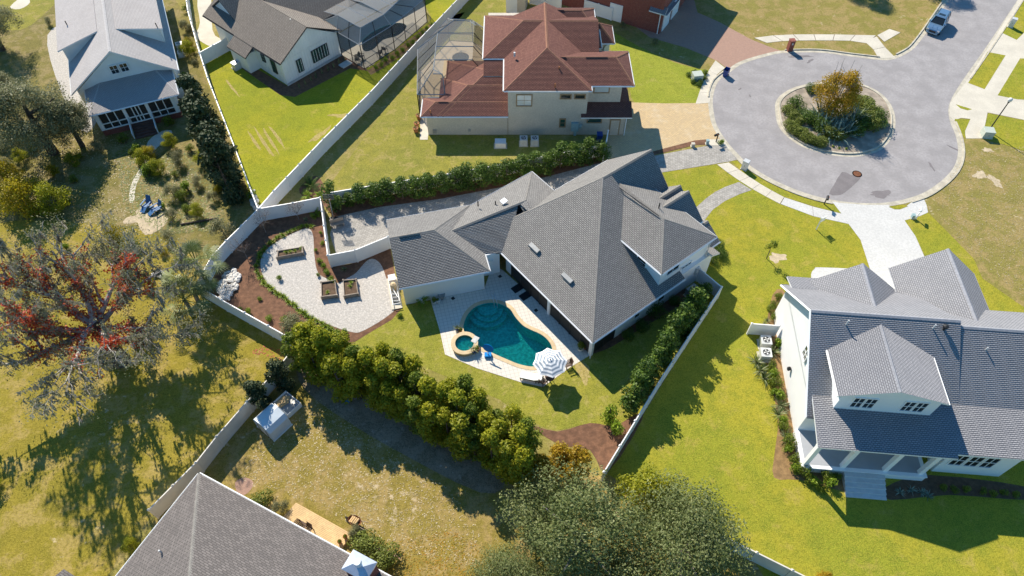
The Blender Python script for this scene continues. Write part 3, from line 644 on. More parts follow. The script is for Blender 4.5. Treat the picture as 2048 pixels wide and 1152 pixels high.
rmid = faces_roof(ch, [[M1,AP,K,RL,M0],[M2,AP,M1],[RL,K,V0,R2_],[AP,M2,L_(4.2,11,4.9),K],[K,AP,L_(5.5,12.5,3.86),L_(3.7,12.9,4.04)]], 'roof_grey')
cm = MB(); cap_line(cm, AP, M1); cap_line(cm, AP, RL); cm.build('ridge_cap', M['cap_grey'], rmid, uv=False)
g = MB(); g.tube([M0,M1], .07, 4); g.tube([M1,L_(9.2,16.1,3)], .07, 4); g.build('gutter', M['white'], rmid, uv=False)
rg = roof(ch, GF, 0, 8.4, 0, 8.72, 3.0, 5.05, 's', 4.38, 0, 4.15, 'roof_grey')
wpoly(ch, [GF.w(.32,.4,2.9),GF.w(.32,8.3,2.9),GF.w(.32,4.38,4.85)], 'white')
# screened lanai under the eave, corner posts, mullions
for k in range(8):
    a, b = .45+k*1.42, .45+(k+1)*1.42
    MB().box(.42,.45,a+.04,b-.04,.1,2.8,0,CH).build('screen_panel', M['screen_dark'], ch, uv=False)
    MB().box(.38,.48,b-.05,b+.05,0,2.85,0,CH).build('mullion', M['bronze'] if k != 3 else M['white'], ch, uv=False)
for k in range(2):
    a, b = .6+k*1.3, .6+(k+1)*1.3
    MB().box(a+.04,b-.04,.43,.46,.1,2.8,0,CH).build('screen_panel', M['screen_dark'], ch, uv=False)
    MB().box(b-.04,b+.04,.4,.49,0,2.85,0,CH).build('mullion', M['bronze'], ch, uv=False)
MB().box(.3,.62,.3,.62,0,2.85,0,CH).build('post', M['white'], ch, uv=False); MB().box(.28,.6,6.0,6.32,0,2.85,0,CH).build('post', M['white'], ch, uv=False)
MB().box(.5,3.2,.5,8.9,.02,.06,0,CH).build('lanai_floor', M['concrete'], ch, uv=False)
window(ch, CH, 10.1, .76, 4.75, 'f', 1.5, 1.1, 2, 1); window(ch, CH, 8.53, 3.1, 4.55, 'l', 1.0, 1.4, 1, 2, bw=.1); window(ch, CH, 5.9, .43, 1.7, 'f', .6, 1.2, 1, 2)
window(ch, CH, 9.0, .43, 1.8, 'f', .8, 1.4, 1, 2); window(ch, CH, 12.1, .76, 3.6, 'f', 1.2, .28, 3, 1, bar=.06); door(ch, GF, 8.6, 1.95, 0, 'f', .85, 2.05, 'white', 'white')
MB().box(8.0,9.8,1.98,2.1,0,2.95,0,GF).build('link_wall', M['white'], ch, uv=False); window(ch, GF, 8.45, 1.9, 1.75, 'f', .45, .9, 1, 1)
MB().tube([CH.w(13.6,.5,1.6),CH.w(13.6,.5,2.5)], .28, 8).build('water_heater', M['light_metal'], ch, uv=False)
MB().tube([CH.w(14.7,.6,0),CH.w(14.7,.6,5.4)], .05, 5).build('downspout', M['light_metal'], ch, uv=False); MB().tube([CH.w(.2,.2,0),CH.w(.2,.2,2.9)], .06, 5).build('downspout', M['white'], ch, uv=False)
def box_vent(ro, p, deg, tilt):
    o = obw('box_vent', MB().box(-.62,.62,-.18,.2,-.1,.14).add([(-.62,-.28,0),(.62,-.28,0),(.62,-.18,.15),(-.62,-.18,.15)],[(0,1,2,3)]).mesh('box_vent', M['grey_metal'], uv=False), ro, p, R(deg)); o.rotation_euler = (tilt,0,R(deg))
def on_plane(u, v, f):
    z = 3.0
    for _ in range(40): z = .5*z+.5*f(*S(u,v,z)[:2])
    return S(u,v,z)
def swp(x, y): return 3.14+.481*((x-CH.c[0])*CH.ca+(y-CH.c[1])*CH.sa)
for u,v in ((1069,496),(1135,556)): box_vent(rm, on_plane(u,v,swp), 38-90, R(25))
for u,v in ((956,408),(991,408)): vent_pipe(rmid, S(u,v,4.2), .4, .06, 'black')
vent_pipe(ru, S(1318,414,7.0), .5, .06, 'black')
rv = MB(); rv.tube([S(1240,376.5,7.36),S(1318,432,7.36)], .05, 4); rv.build('ridge_vent', M['black'], ru, uv=False)
rv = MB(); rv.tube([GF.w(.9,4.25,5.06),GF.w(2.8,4.25,5.06)], .09, 4); rv.build('ridge_vent', M['cap_grey'], rg, uv=False)
MB().box(-.28,.28,-.28,.28,0,.12).build('skylight', M['white'], None, uv=False); sk = bpy.context.scene.objects['skylight']; sk.location = S(1008,403,4.75); sk.rotation_euler = (0,R(-12),R(38)); sk.parent = rmid; sk.matrix_parent_inverse = mw(rmid).inverted()

# ------------------------------------------------------------------ white house with slate-blue roof (right)
RH = Fr((22.84,24.3), -5.0)
rh = house('house', 'tall white house with slate blue roof, wide dormer and front porch', RH.w(8,6), -5)
wbox(rh, RH, .38, 10.7, .5, 12.5, 0, 4.05, 'white'); wbox(rh, RH, 10.7, 15.9, -1.85, 10.6, 0, 4.1, 'white'); wbox(rh, RH, 15.9, 22.5, 1.6, 10.6, 0, 4.6, 'white')
wbox(rh, RH, 10.5, 17.0, 10.5, 15.4, 0, 4.05, 'white'); wbox(rh, RH, 2.6, 9.4, 12.4, 13.0, 0, 4.0, 'white')
wpoly(rh, [RH.w(.38,.5,3.9),RH.w(.38,6.9,8.25),RH.w(.38,12.5,3.9)], 'white', -.12)
r1 = roof(rh, RH, 0, 11.35, 0, 12.94, 4.0, 8.5, 's', 6.9, 0, 11.35, 'roof_blue', 'cap_blue', fascia='cap_blue')
for ya,za,yb,zb in ((0,3.9,6.9,8.4),(6.9,8.4,12.94,3.9)): MB().tube([RH.w(-.03,ya,za),RH.w(-.03,yb,zb)], .1, 4).build('rake_board', M['white'], r1, uv=False)
r2 = roof(rh, RH, 11.3, 23, 1.2, 11.1, 4.8, 8.15, 's', 6.6, 11.3, 23, 'roof_blue', 'cap_blue', ze2=4.7, gutters=False, fascia='cap_blue')
rp = slab_roof(rh, [RH.w(.32,1.35,4.92),RH.w(.32,-2.62,4.1),RH.w(10.55,-2.62,4.1),RH.w(10.55,1.35,4.92)], 'roof_blue')
slab_roof(rh, [RH.w(10.5,1.5,4.98),RH.w(10.5,-2.28,4.13),RH.w(16.35,-2.28,4.13),RH.w(16.35,1.5,4.98)], 'roof_blue')
rd = roof(rh, RH, 1.35, 9.35, .3, 6.75, 6.9, 8.1, 't', 5.35, .3, 6.75, 'roof_blue', 'cap_blue')
dw = wpoly(rh, [RH.w(1.8,.6,4.4),RH.w(9.0,.6,4.4),RH.w(9.0,.6,6.95),RH.w(5.35,.6,7.95),RH.w(1.8,.6,6.95)], 'white', .1, 'dormer_wall')
wbox(rh, RH, 1.8, 1.92, .6, 4.6, 4.4, 6.9, 'white', 'dormer_wall'); wbox(rh, RH, 8.88, 9.0, .6, 4.6, 4.4, 6.9, 'white', 'dormer_wall')
for x in (3.15,4.05,6.85,7.75): window(rh, RH, x, .48, 5.95, 'f', .72, 1.3, 2, 2, bar=.05)
for x in (11.6,12.75,13.9): window(rh, RH, x, -1.88, 2.45, 'f', .9, 1.6, 2, 2, bar=.05)
window(rh, RH, .3, 4.9, 5.4, 'l', .8, 1.15, 2, 2, bar=.08)
roof(rh, RH, 2.1, 9.8, 8.4, 13.4, 4.0, 7.05, 't', 5.95, 8.4, 13.4, 'roof_blue', 'cap_blue', fascia='cap_blue'); wpoly(rh, [RH.w(2.6,13.0,3.9),RH.w(9.3,13.0,3.9),RH.w(5.95,13.0,6.85)], 'white')
slab_roof(rh, [RH.w(.6,12.2,4.6),RH.w(5,12.2,4.6),RH.w(5,13.9,4.05),RH.w(.6,13.9,4.05)], 'roof_blue')
roof(rh, RH, 10.1, 17.4, 7.0, 15.8, 4.0, 7.0, 't', 13.75, 7.0, 15.8, 'roof_blue', 'cap_blue', fascia='cap_blue'); wpoly(rh, [RH.w(10.5,15.4,3.9),RH.w(17,15.4,3.9),RH.w(13.75,15.4,6.8)], 'white')
for i,(u,v,z) in enumerate(((1691,643,8.0),(1863,652,8.0),(1966,697,7.0),(1592,622,0))):
    if i < 3: vent_pipe(r1 if i < 2 else r2, S(u,v+8,z-.1), .7, .06, 'light_metal')
vent_pipe(r1, S(1882,664,7.7), .75, .11, 'black', True)
pf = MB().box(.25,9.75,-2.75,.5,0,.72,0,RH); pf.box(.2,9.8,-2.8,.5,.72,.82,0,RH).build('porch_floor', M['white'], rh, uv=False)
MB().box(.5,9.5,-2.5,.45,.82,.83,0,RH).build('porch_deck', plain('grey_porch_paint', (.36,.375,.40), .6, .04, 1), rh, uv=False)
for x in (.5,3.35,6.6,9.3): MB().box(x-.17,x+.17,-2.6,-2.26,.82,4.0,0,RH).build('column', M['white'], rh, uv=False)
MB().box(.35,10.6,-2.5,-2.2,3.75,3.98,0,RH).build('porch_beam', M['white'], rh, uv=False)
for k in range(5): MB().box(3.5,6.6,-2.8-(k+1)*.36,-2.8-k*.36,0,.66-k*.14,0,RH).build('step', M['light_metal'], rh, uv=False)
MB().box(.24,.3,-.0,-.02,0,.1,0,RH)
lamp = MB().lathe([(.1,0),(.2,.25),(.05,.5)], RH.w(.2,5.6,1.6), 8).build('wall_lamp', M['black'], rh, uv=False)

# ------------------------------------------------------------------ beige stucco house (top middle)
bh = house('house', 'beige two-storey stucco house with brown-red hipped shingle roofs', (2,66))
wbox(bh, ID, -9.68, -.5, 62.3, 65.4, 0, 2.95, 'stucco_beige'); wbox(bh, ID, -7.7, 8, 65.4, 71.5, 0, 2.95, 'stucco_beige'); wbox(bh, ID, -.45, 8.35, 62.31, 68.4, 0, 6.0, 'stucco_beige')
wbox(bh, ID, 8.3, 12.85, 62.32, 70, 0, 2.8, 'stucco_beige'); wbox(bh, ID, 8.3, 12.2, 63.65, 69.2, 2.7, 5.95, 'stucco_beige'); wbox(bh, ID, -2.9, 9.7, 68.4, 78, 0, 5.95, 'stucco_beige')
E_ = 2.92
roof(bh, ID, -10.2, -.42, 61.9, 65.2, E_, E_+.76, 's', 63.55, -8.6, -.42, 'roof_brown', 'cap_brown')
roof(bh, ID, -8.4, -.42, 61.912, 69.0, E_+.012, E_+1.62, 's', 65.45, -5.0, -.42, 'roof_brown', 'cap_brown', gutters=False)
roof(bh, ID, -7.85, -.42, 61.924, 72.4, E_+.024, E_+2.4, 's', 67.16, -2.7, -.42, 'roof_brown', 'cap_brown', gutters=False)
slab_roof(bh, [(-3.25,66.4,5.02),(-.42,66.4,5.02),(-.42,68.7,6.07),(-3.25,68.7,6.07)], 'roof_brown')
rb4 = roof(bh, ID, -3.28, 10, 68.38, 77.3, 6.0, 8.05, 's', 72.84, 1.35, 10, 'roof_brown', 'cap_brown')
rb5 = roof(bh, ID, -.87, 8.7, 62.4, 76.5, 6.0, 8.16, 't', 3.9, 67.2, 76.5, 'roof_brown', 'cap_brown')
roof(bh, ID, 4, 13.4, 63.28, 69.8, 6.0, 7.46, 's', 66.54, 4, 11.5, 'roof_brown', 'cap_brown')
roof(bh, ID, 3, 10.4, 70.46, 74.4, 6.0, 6.95, 's', 72.4, 3, 8.75, 'roof_brown', 'cap_brown'); roof(bh, ID, 3, 10.1, 73.6, 79.0, 6.0, 7.45, 's', 76.1, 3, 8.3, 'roof_brown', 'cap_brown')
slab_roof(bh, [(7.75,61.85,2.8),(13.5,61.85,2.8),(13.5,63.75,3.6),(7.75,63.75,3.6)], 'roof_brown'); slab_roof(bh, [(12.1,63.7,3.6),(13.5,62.0,2.82),(13.5,69.5,2.82),(12.1,69.5,3.6)], 'roof_brown')
roof(bh, ID, 8.6, 12.8, 76.2, 80.2, 2.9, 4.5, 's', 78.2, 10.5, 10.9, 'roof_brown', 'cap_brown'); MB().lathe([(1.75,0),(1.75,2.9)], (10.8,78.2,0), 8).build('turret_wall', M['stucco_beige'], bh, uv=False)
rw = obw('round_window', MB().lathe([(.0,0),(.52,.0),(.52,.06),(.42,.1),(.0,.1)], (0,0,0), 18).mesh('round_window', M['light_metal'], uv=False), bh, (11.95,76.85,1.75), R(-45+90)); rw.rotation_euler = (R(90),0,R(40))
window(bh, ID, 1.35, 62.29, 4.85, 'f', 1.55, 1.35, 2, 2, 'trim_tan', 'glass_pale', .12); window(bh, ID, 5.9, 62.29, 5.35, 'f', 1.05, .42, 1, 1, 'trim_tan', 'glass', .12); window(bh, ID, 7.45, 62.29, 5.35, 'f', 1.05, .42, 1, 1, 'trim_tan', 'glass', .12)
window(bh, ID, 9.95, 63.63, 5.25, 'f', 1.55, .62, 1, 1, 'trim_tan', 'glass_pale', .12); window(bh, ID, 5.75, 62.29, 1.75, 'f', .52, 1.0, 1, 2, 'trim_tan', 'glass_green', .12); window(bh, ID, 9.35, 62.3, 2.1, 'f', 1.5, .5, 1, 1, 'trim_tan', 'glass_green', .12)
door(bh, ID, 11.75, 62.3, 0, 'f', .95, 2.1, 'stucco_beige', 'trim_tan'); MB().tube([(12.95,62.2,0),(12.95,62.2,2.75)], .06, 5).build('downspout', M['white'], bh, uv=False)
for u,v,z in ((1118,139,7.0),(1110,173,6.3),(861,226,3.1)): vent_pipe(rb5, S(u,v,z), .38, .07, 'terracotta')
vent_pipe(rb4, S(1029,108,7.2), .2, .12, 'light_metal')
for x0,x1,y,z in ((5.0,7.2,72.33,6.93),(4.6,6.2,76.02,7.42),(4.5,6.0,66.4,7.44),(8.2,10.6,66.42,7.42),(-8.3,-7.2,63.5,3.66)): MB().tube([(x0,y-.03,z),(x1,y-.03,z)], .09, 4).build('ridge_vent', M['brown_board'], rb5, uv=False)
for x,z,s_ in ((-8.9,.55,.22),(-4.9,.7,.14),(8.6,2.3,.12)): MB().box(x-s_,x+s_,62.15,62.3,z-s_,z+s_).build('utility_box', M['grey_metal'], bh, uv=False)
MB().box(6.75,7.6,61.95,62.3,.75,1.85).box(7.1,7.4,62.0,62.3,.1,.75).build('electric_cabinet', M['teal_box'], bh, uv=False); MB().box(7.65,7.95,62.0,62.3,1.2,1.55).build('meter_box', M['teal_box'], bh, uv=False)

# ------------------------------------------------------------------ white board-and-batten farmhouse
fh = house('house', 'white board and batten farmhouse with weathered brown-grey roof', FARM.w(5,8), 49)
wbox(fh, FARM, 0, 8.6, 0, 14, 0, 3.3, 'board_white'); wpoly(fh, [FARM.w(0,0,3.2),FARM.w(8.6,0,3.2),FARM.w(4.5,0,5.75)], 'board_white', -.1)
wbox(fh, FARM, -1.5, 0, 5.5, 8.9, 0, 2.5, 'board_white'); wbox(fh, FARM, 1.5, 8, 9.4, 16.7, 0, 3.1, 'board_white'); wpoly(fh, [FARM.w(1.5,9.2,3.0),FARM.w(1.5,16.8,3.0),FARM.w(1.5,12.95,5.75)], 'board_white', -.1)
wbox(fh, FARM, 8.6, 30, 4.3, 14, 0, 3.0, 'board_white')
roof(fh, FARM, -.25, 9.3, -.25, 16, 3.3, 5.95, 't', 4.53, -.25, 16, 'roof_farm', 'roof_farm', fascia='black', caps=False)
slab_roof(fh, [FARM.w(-.2,5.2,3.33),FARM.w(-1.7,5.2,2.42),FARM.w(-1.7,9.1,2.42),FARM.w(-.2,9.1,3.33)], 'roof_farm', fascia='black')
roof(fh, FARM, 1.15, 9, 8.9, 17.1, 3.0, 5.93, 's', 13.0, 1.15, 9, 'roof_farm', fascia='black', caps=False); slab_roof(fh, [FARM.w(.1,9.1,2.5),FARM.w(.1,10.3,3.1),FARM.w(1.6,10.3,3.1),FARM.w(1.6,9.1,2.5)], 'roof_farm', fascia='black')
rf2 = roof(fh, FARM, 5, 32, 3.75, 17, 3.0, 6.6, 's', 10.2, 5, 32, 'roof_farm', fascia='black', caps=False)
vent_pipe(rf2, S(582,43,5.6), .35, .06, 'light_metal')
for k in range(22):
    x = .2+k*.4; z1 = 3.2+(2.55*(1-abs(x-4.5)/4.4)); MB().box(x-.025,x+.025,-.135,-.1,.35,z1-.1,0,FARM).build('batten', M['board_white'], fh, uv=False)
for k in range(8): MB().box(-.06,-.0,.3+k*.6,.35+k*.6,.3,3.2,0,FARM).build('batten', M['board_white'], fh, uv=False)
for x in (4.7,5.55,6.4): window(fh, FARM, x, -.1, 1.85, 'f', .72, 1.55, 1, 2, 'black', 'glass_green', .05)
window(fh, FARM, 2.35, -.1, 1.7, 'f', .72, 1.6, 1, 2, 'black', 'glass_green', .05); window(fh, FARM, -.03, 1.9, 1.9, 'l', .8, 1.7, 1, 2, 'black', 'glass_green', .05); window(fh, FARM, -.03, 3.9, 2.2, 'l', .6, .9, 1, 2, 'black', 'glass_green', .05); window(fh, FARM, 1.4, 12.0, 3.4, 'l', .9, 1.4, 1, 2, 'black', 'glass_green', .05)
MB().box(-.08,8.68,-.16,-.1,0,.32,0,FARM).build('plinth', plain('block_plinth', (.42,.44,.44), .9, .1, 2), fh, uv=False)
MB().lathe([(.05,0),(.16,.2),(.16,.45),(.05,.6)], FARM.w(1.35,11.0,1.3), 8).build('wall_lamp', M['black'], fh, uv=False)

# ------------------------------------------------------------------ pool cages
def cage(name, label, fr, outline, zwall, top, ztop, m, bm, eave_open=None, spacing=2.2, dark=None):
    """outline: walled ground points (local); top: matching inset points at ztop"""
    e = thing(name, label, 'pool enclosure', fr.w(*outline[0])[:2]+(0,), R(fr.deg))
    W = lambda p, z: Vector(fr.w(p[0],p[1],z)); n = len(outline)
    for i in range(n-1):
        a0, b0, a1, b1 = W(outline[i],0), W(outline[i+1],0), W(outline[i],zwall), W(outline[i+1],zwall); L = (b0-a0).length; k = max(1, round(L/spacing))
        for (p,q) in ((a0,b0),(a1,b1)): MB().tube([p,q], .06, 4).build('beam', M[bm if p is a0 else 'grey_metal' if bm == 'bronze' else bm], e, uv=False)
        MB().tube([a0.lerp(a1,.33),b0.lerp(b1,.33)], .045, 4).build('rail', M[bm], e, uv=False)
        for j in range(k):
            f, g_ = j/k, (j+1)/k; q = [a0.lerp(b0,f),a0.lerp(b0,g_),a1.lerp(b1,g_),a1.lerp(b1,f)]
            MB().add(q,[(0,1,2,3)]).build('screen_panel', M[dark or m], e, uv=False)
            MB().tube([q[0],q[3]], .06, 4).build('upright', M[bm], e, uv=False)
        MB().tube([b0,b1], .06, 4).build('upright', M[bm], e, uv=False)
        ta, tb = W(top[i],ztop), W(top[i+1],ztop)
        MB().tube([ta,tb], .06, 4).build('beam', M['grey_metal'], e, uv=False); MB().tube([a1,ta], .06, 4).build('rafter', M['grey_metal'], e, uv=False)
        for j in range(k):
            f, g_ = j/k, (j+1)/k; MB().add([a1.lerp(b1,f),a1.lerp(b1,g_),ta.lerp(tb,g_),ta.lerp(tb,f)],[(0,1,2,3)]).build('screen_panel', M[m], e, uv=False)
            if j: MB().tube([a1.lerp(b1,f),ta.lerp(tb,f)], .05, 4).build('rafter', M[bm], e, uv=False)
    return e, W
fe, W = cage('pool_enclosure', 'dark framed screened pool enclosure beside the white farmhouse', FARM, [(8.6,-.2),(8.55,-4.6),(14,-4.4),(21.4,-2.9),(23,-1)], 3.4, [(9.8,.6),(9.8,-3.7),(13.6,-3.7),(17.5,-2.6),(20,-.6)], 4.8, 'screen', 'bronze', dark='screen_deep')
q = [(9.8,.6),(9.8,-3.7),(13.6,-3.7),(17.5,-2.6),(20,-.6),(24,1.5),(22,3.4),(9.8,3.4)]
for i in range(6):
    x0, x1 = 9.8+i*2.0, 9.8+(i+1)*2.0
    yb = lambda x: -3.7 if x <= 13.6 else (-3.7+(x-13.6)/3.9*1.1 if x < 17.5 else -2.6+(x-17.5)/2.5*2.0)
    pts = [W((x0,3.5),4.2),W((x0,.6),4.8),W((x0,yb(x0)),4.8),W((min(x1,20),yb(min(x1,20))),4.8),W((x1,.6),4.8),W((x1,3.5),4.2)]
    MB().add(pts,[tuple(range(6))]).build('screen_panel', M['screen'], fe, uv=False); MB().tube([pts[0],pts[1],pts[2]], .06, 4).build('rafter', M['grey_metal'], fe, uv=False)
MB().tube([W((8.9,3.6),3.1),W((9.8,.6),4.8)], .06, 4).build('rafter', M['grey_metal'], fe, uv=False)
BF = Fr((0,0),0)
be, W = cage('pool_enclosure', 'pale screened pool enclosure on the west side of the beige house', BF, [(-7.7,65.5),(-10.9,65.5),(-11.6,74.5),(-8.3,81.3),(-5.2,81.0),(-3.4,79)], 3.2, [(-7.9,66.5),(-9.0,67.5),(-9.0,74.8),(-7.2,77.6),(-5.2,77.4),(-4.4,76.5)], 5.2, 'screen', 'bronze', dark='screen')
for i,(y0,y1) in enumerate(((66.6,69.3),(69.3,72.0),(72.0,74.8),(74.8,77.4))):
    xr = -3.5 if y0 > 68 else -7.85; zr_ = 4.2
    p = [W((-9.0 if y0 < 74 else -9.0,y0),5.2),W((-4.6 if y0 > 68 else -7.9,y0),5.2),W((-4.6 if y0 > 68 else -7.9,y1),5.2),W((-9.0 if y1 < 75 else -7.3,y1),5.2)]
    MB().add(p,[(0,1,2,3)]).build('screen_panel', M['screen'], be, uv=False); MB().tube([p[0],p[1]], .06, 4).build('rafter', M['grey_metal'], be, uv=False)
    if y0 > 68:
        r4 = [W((-4.6,y0),5.2),W((-3.4,y0),3.6),W((-3.4,y1),3.6),W((-4.6,y1),5.2)]; MB().add(r4,[(0,1,2,3)]).build('screen_panel', M['screen_deep'], be, uv=False)
        MB().tube([r4[0],r4[1]], .05, 4).build('rafter', M['bronze'], be, uv=False)
def basin(pts, zf, name, label, wm, pm, zw=-.08):
    e = thing(name, label, 'pool', (sum(p[0] for p in pts)/len(pts), sum(p[1] for p in pts)/len(pts), 0))
    n = len(pts); mb = MB(); mb.add([(p[0],p[1],.02) for p in pts]+[(p[0],p[1],zf) for p in pts], [(i,i+n,(i+1)%n+n,(i+1)%n) for i in range(n)]+[tuple(range(n,2*n))])
    mb.build('basin', M[pm], e, uv=False); MB().sheet(pts, zw).build('water', M[wm], e, uv=False); return e
tag(sheet_hole('cage_deck', [FARM.w(x,y)[:2] for x,y in [(8.6,4),(8.6,-4.6),(14,-4.4),(21.4,-2.9),(24,0),(26,4)]], [fpool], .013, M['concrete']), kind='structure')
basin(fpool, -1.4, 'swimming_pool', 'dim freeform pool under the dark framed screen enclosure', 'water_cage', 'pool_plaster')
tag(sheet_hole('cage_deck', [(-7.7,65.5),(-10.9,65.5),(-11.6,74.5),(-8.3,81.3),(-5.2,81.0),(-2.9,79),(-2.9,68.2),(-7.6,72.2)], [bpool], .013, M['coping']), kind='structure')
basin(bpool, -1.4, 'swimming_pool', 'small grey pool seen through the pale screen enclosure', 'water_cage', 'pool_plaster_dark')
sp = thing('spa', 'raised round spa inside the pale screen enclosure', 'spa', (-6.6,76.9,0)); MB().lathe([(1.5,0),(1.5,.45),(1.1,.45),(1.1,.2),(0.01,.2)], (-6.6,76.9,.02), 22).build('rim', M['coping'], sp, uv=False); MB().lathe([(1.08,.36),(0.01,.36)], (-6.6,76.9,.02), 22).build('water', M['water_cage'], sp, uv=False)
patch('side_patio', [(-10.6,61.4),(-9.7,61.4),(-9.7,66),(-10.9,66)], .03, M['concrete'], world=True, sm=False)

# ------------------------------------------------------------------ cottage with the pale roof
CT = Fr(S(210.6,272.6)[:2], 23.6)
ct = house('house', 'white cottage with pale shingle roof and dark screened porch', CT.w(4,8), 23.6)
wbox(ct, CT, -1.0, 9.5, 3.8, 26, 0, 4.0, 'board_white'); wpoly(ct, [CT.w(-1,3.8,3.9),CT.w(9.5,3.8,3.9),CT.w(4.2,3.8,7.6)], 'board_white', -.1)
rc = roof(ct, CT, -1.6, 10.0, 3.3, 30, 4.0, 8.0, 't', 4.2, 3.3, 30, 'roof_pale', 'cap_pale')
slab_roof(ct, [CT.w(5.0,8.7,7.48),CT.w(9.8,8.5,6.45),CT.w(9.8,30,6.45),CT.w(5.0,30,7.48)], 'roof_pale'); slab_roof(ct, [CT.w(2.9,9.6,7.2),CT.w(2.9,30,7.2),CT.w(-1.95,30,6.0),CT.w(-1.95,9.3,6.0)], 'roof_pale')
wpoly(ct, [CT.w(5.2,9.0,7.1),CT.w(9.4,9.0,6.4),CT.w(9.4,9.0,4.2)], 'board_white', .1, 'dormer_wall'); wpoly(ct, [CT.w(2.7,9.9,6.8),CT.w(-1.5,9.9,5.95),CT.w(-1.5,9.9,3.9)], 'board_white', .1, 'dormer_wall')
wbox(ct, CT, 9.3, 9.42, 9, 30, 4, 6.4, 'board_white', 'dormer_wall'); wbox(ct, CT, -1.5, -1.4, 9.9, 30, 3.8, 6, 'board_white', 'dormer_wall')
roof(ct, CT, -.25, 9.3, -.4, 5, 3.3, 4.35, 's', 3.9, 1.6, 7.6, 'roof_pale', 'cap_pale', ze2=4.0)
wbox(ct, CT, 0, 8.7, .05, 3.8, 0, .8, 'brick_red', 'porch_base'); wbox(ct, CT, .1, 8.6, 3.4, 3.8, .8, 3.3, 'board_white', 'porch_wall')
def bay(x0, x1, n, low=True):
    for i in range(n):
        a, b = x0+(x1-x0)*i/n+.04, x0+(x1-x0)*(i+1)/n-.04
        MB().box(a,b,.02,.05,1.62,3.02,0,CT).build('screen_panel', M['screen_dark'], ct, uv=False)
        if low: MB().box(a,b,.02,.05,.92,1.54,0,CT).build('screen_panel', M['screen_dark'], ct, uv=False)
bay(.45,3.0,3); bay(3.35,4.0,1); bay(4.05,4.75,2); bay(4.8,5.45,1); bay(5.8,8.25,3)
fm = MB().box(0,8.7,-.05,.1,.78,.92,0,CT).box(0,8.7,-.05,.1,3.02,3.28,0,CT).box(.3,8.4,-.03,.08,1.52,1.64,0,CT)
for a,b in ((0,.45),(3.0,3.35),(5.45,5.8),(8.25,8.7)): fm.box(a,b,-.06,.11,.8,3.2,0,CT)
for x in (1.3,2.15,4.0,4.4,4.77,6.62,7.43): fm.box(x-.05,x+.05,-.03,.08,.9,3.1,0,CT)
fm.build('porch_frame', M['white'], ct, uv=False)
for y0 in (.05,): MB().box(0,.1,.05,3.6,.8,3.28,0,CT).box(8.6,8.7,.05,3.6,.8,3.28,0,CT).build('porch_side', M['board_white'], ct, uv=False)
for k in range(5): MB().box(3.25,5.6,-.05-(k+1)*.4,-.05-k*.4,0,.7-k*.14,0,CT).build('step', M['brown_board'], ct, uv=False)
for x in (3.1,5.7): MB().add([CT.w(x,-.1,1.7),CT.w(x+.09,-.1,1.7),CT.w(x+.09,-2.1,.95),CT.w(x,-2.1,.95),CT.w(x,-.1,1.0),CT.w(x+.09,-.1,1.0),CT.w(x+.09,-2.1,.2),CT.w(x,-2.1,.2)],[(0,1,2,3),(4,7,6,5),(0,3,7,4),(1,5,6,2),(0,4,5,1),(2,6,7,3)]).build('stair_rail', M['white'], ct, uv=False)
for x in (3.7,4.75): window(ct, CT, x, 3.68, 5.6, 'f', .75, .95, 2, 2)
for u,v,z in ((272,105,5.6),(200,121,5.8),(312.5,50,6.9),(132,46,6.6)): vent_pipe(rc, S(u,v,z), .3, .06, 'black')

# ------------------------------------------------------------------ charcoal-roofed house (bottom left)
BH = Fr(S(397.5,947,3)[:2], 0); a_ = S(694,1108,3); b_ = S(273.5,1091,3)
e1 = Vector((a_[0]-BH.c[0], a_[1]-BH.c[1])); e1.normalize(); ang_ = math.degrees(math.atan2(e1.y,e1.x)); BH = Fr(BH.c, ang_)
bl = house('house', 'low house with charcoal shingle roof cut by the bottom frame edge', BH.w(6,-6), ang_)
# local x runs along the garden eave, y towards the garden; the house lies at y<0
wbox(bl, BH, .5, 24, -18, -.5, 0, 3, 'stucco_beige')
rbl = roof(bl, BH, 0, 26, -18, 0, 3.0, 7.6, 's', -9, 9, 26, 'roof_dark', ze2=3.0)
roof(bl, BH, -3.6, 5, -18, -9.4, 3.0, 4.9, 's', -13.7, -3.6, 5, 'roof_dark', gutters=False); wbox(bl, BH, -3.2, 1, -18, -9.8, 0, 3, 'stucco_beige')
for u,v,z in ((322,1104,4.4),(473,1150,5.0)): vent_pipe(rbl, S(u,v,z), .35, .06, 'light_metal')
cc = S(718,1130,5.2); cx = Fr(cc[:2], ang_)
chm = MB().box(-.85,.85,-.6,.6,1.0,5.05,0,cx).build('chimney', M['brick_red'], rbl)
MB().add([cx.w(-.95,-.7,5.05),cx.w(.95,-.7,5.05),cx.w(.95,.7,5.05),cx.w(-.95,.7,5.05),cx.w(-.3,0,5.28),cx.w(.3,0,5.28),cx.w(-.95,-.7,4.95),cx.w(.95,-.7,4.95),cx.w(.95,.7,4.95),cx.w(-.95,.7,4.95)],[(0,1,5,4),(2,3,4,5),(3,0,4),(1,2,5),(0,6,7,1),(1,7,8,2),(2,8,9,3),(3,9,6,0)]).build('chimney_cap', M['steel'], rbl, uv=False)
MB().lathe([(.2,0),(.2,.4),(.27,.42),(.27,.62),(.22,.7),(.02,.72)], cx.w(0,0,5.2), 16).build('flue', M['white'], rbl, uv=False)

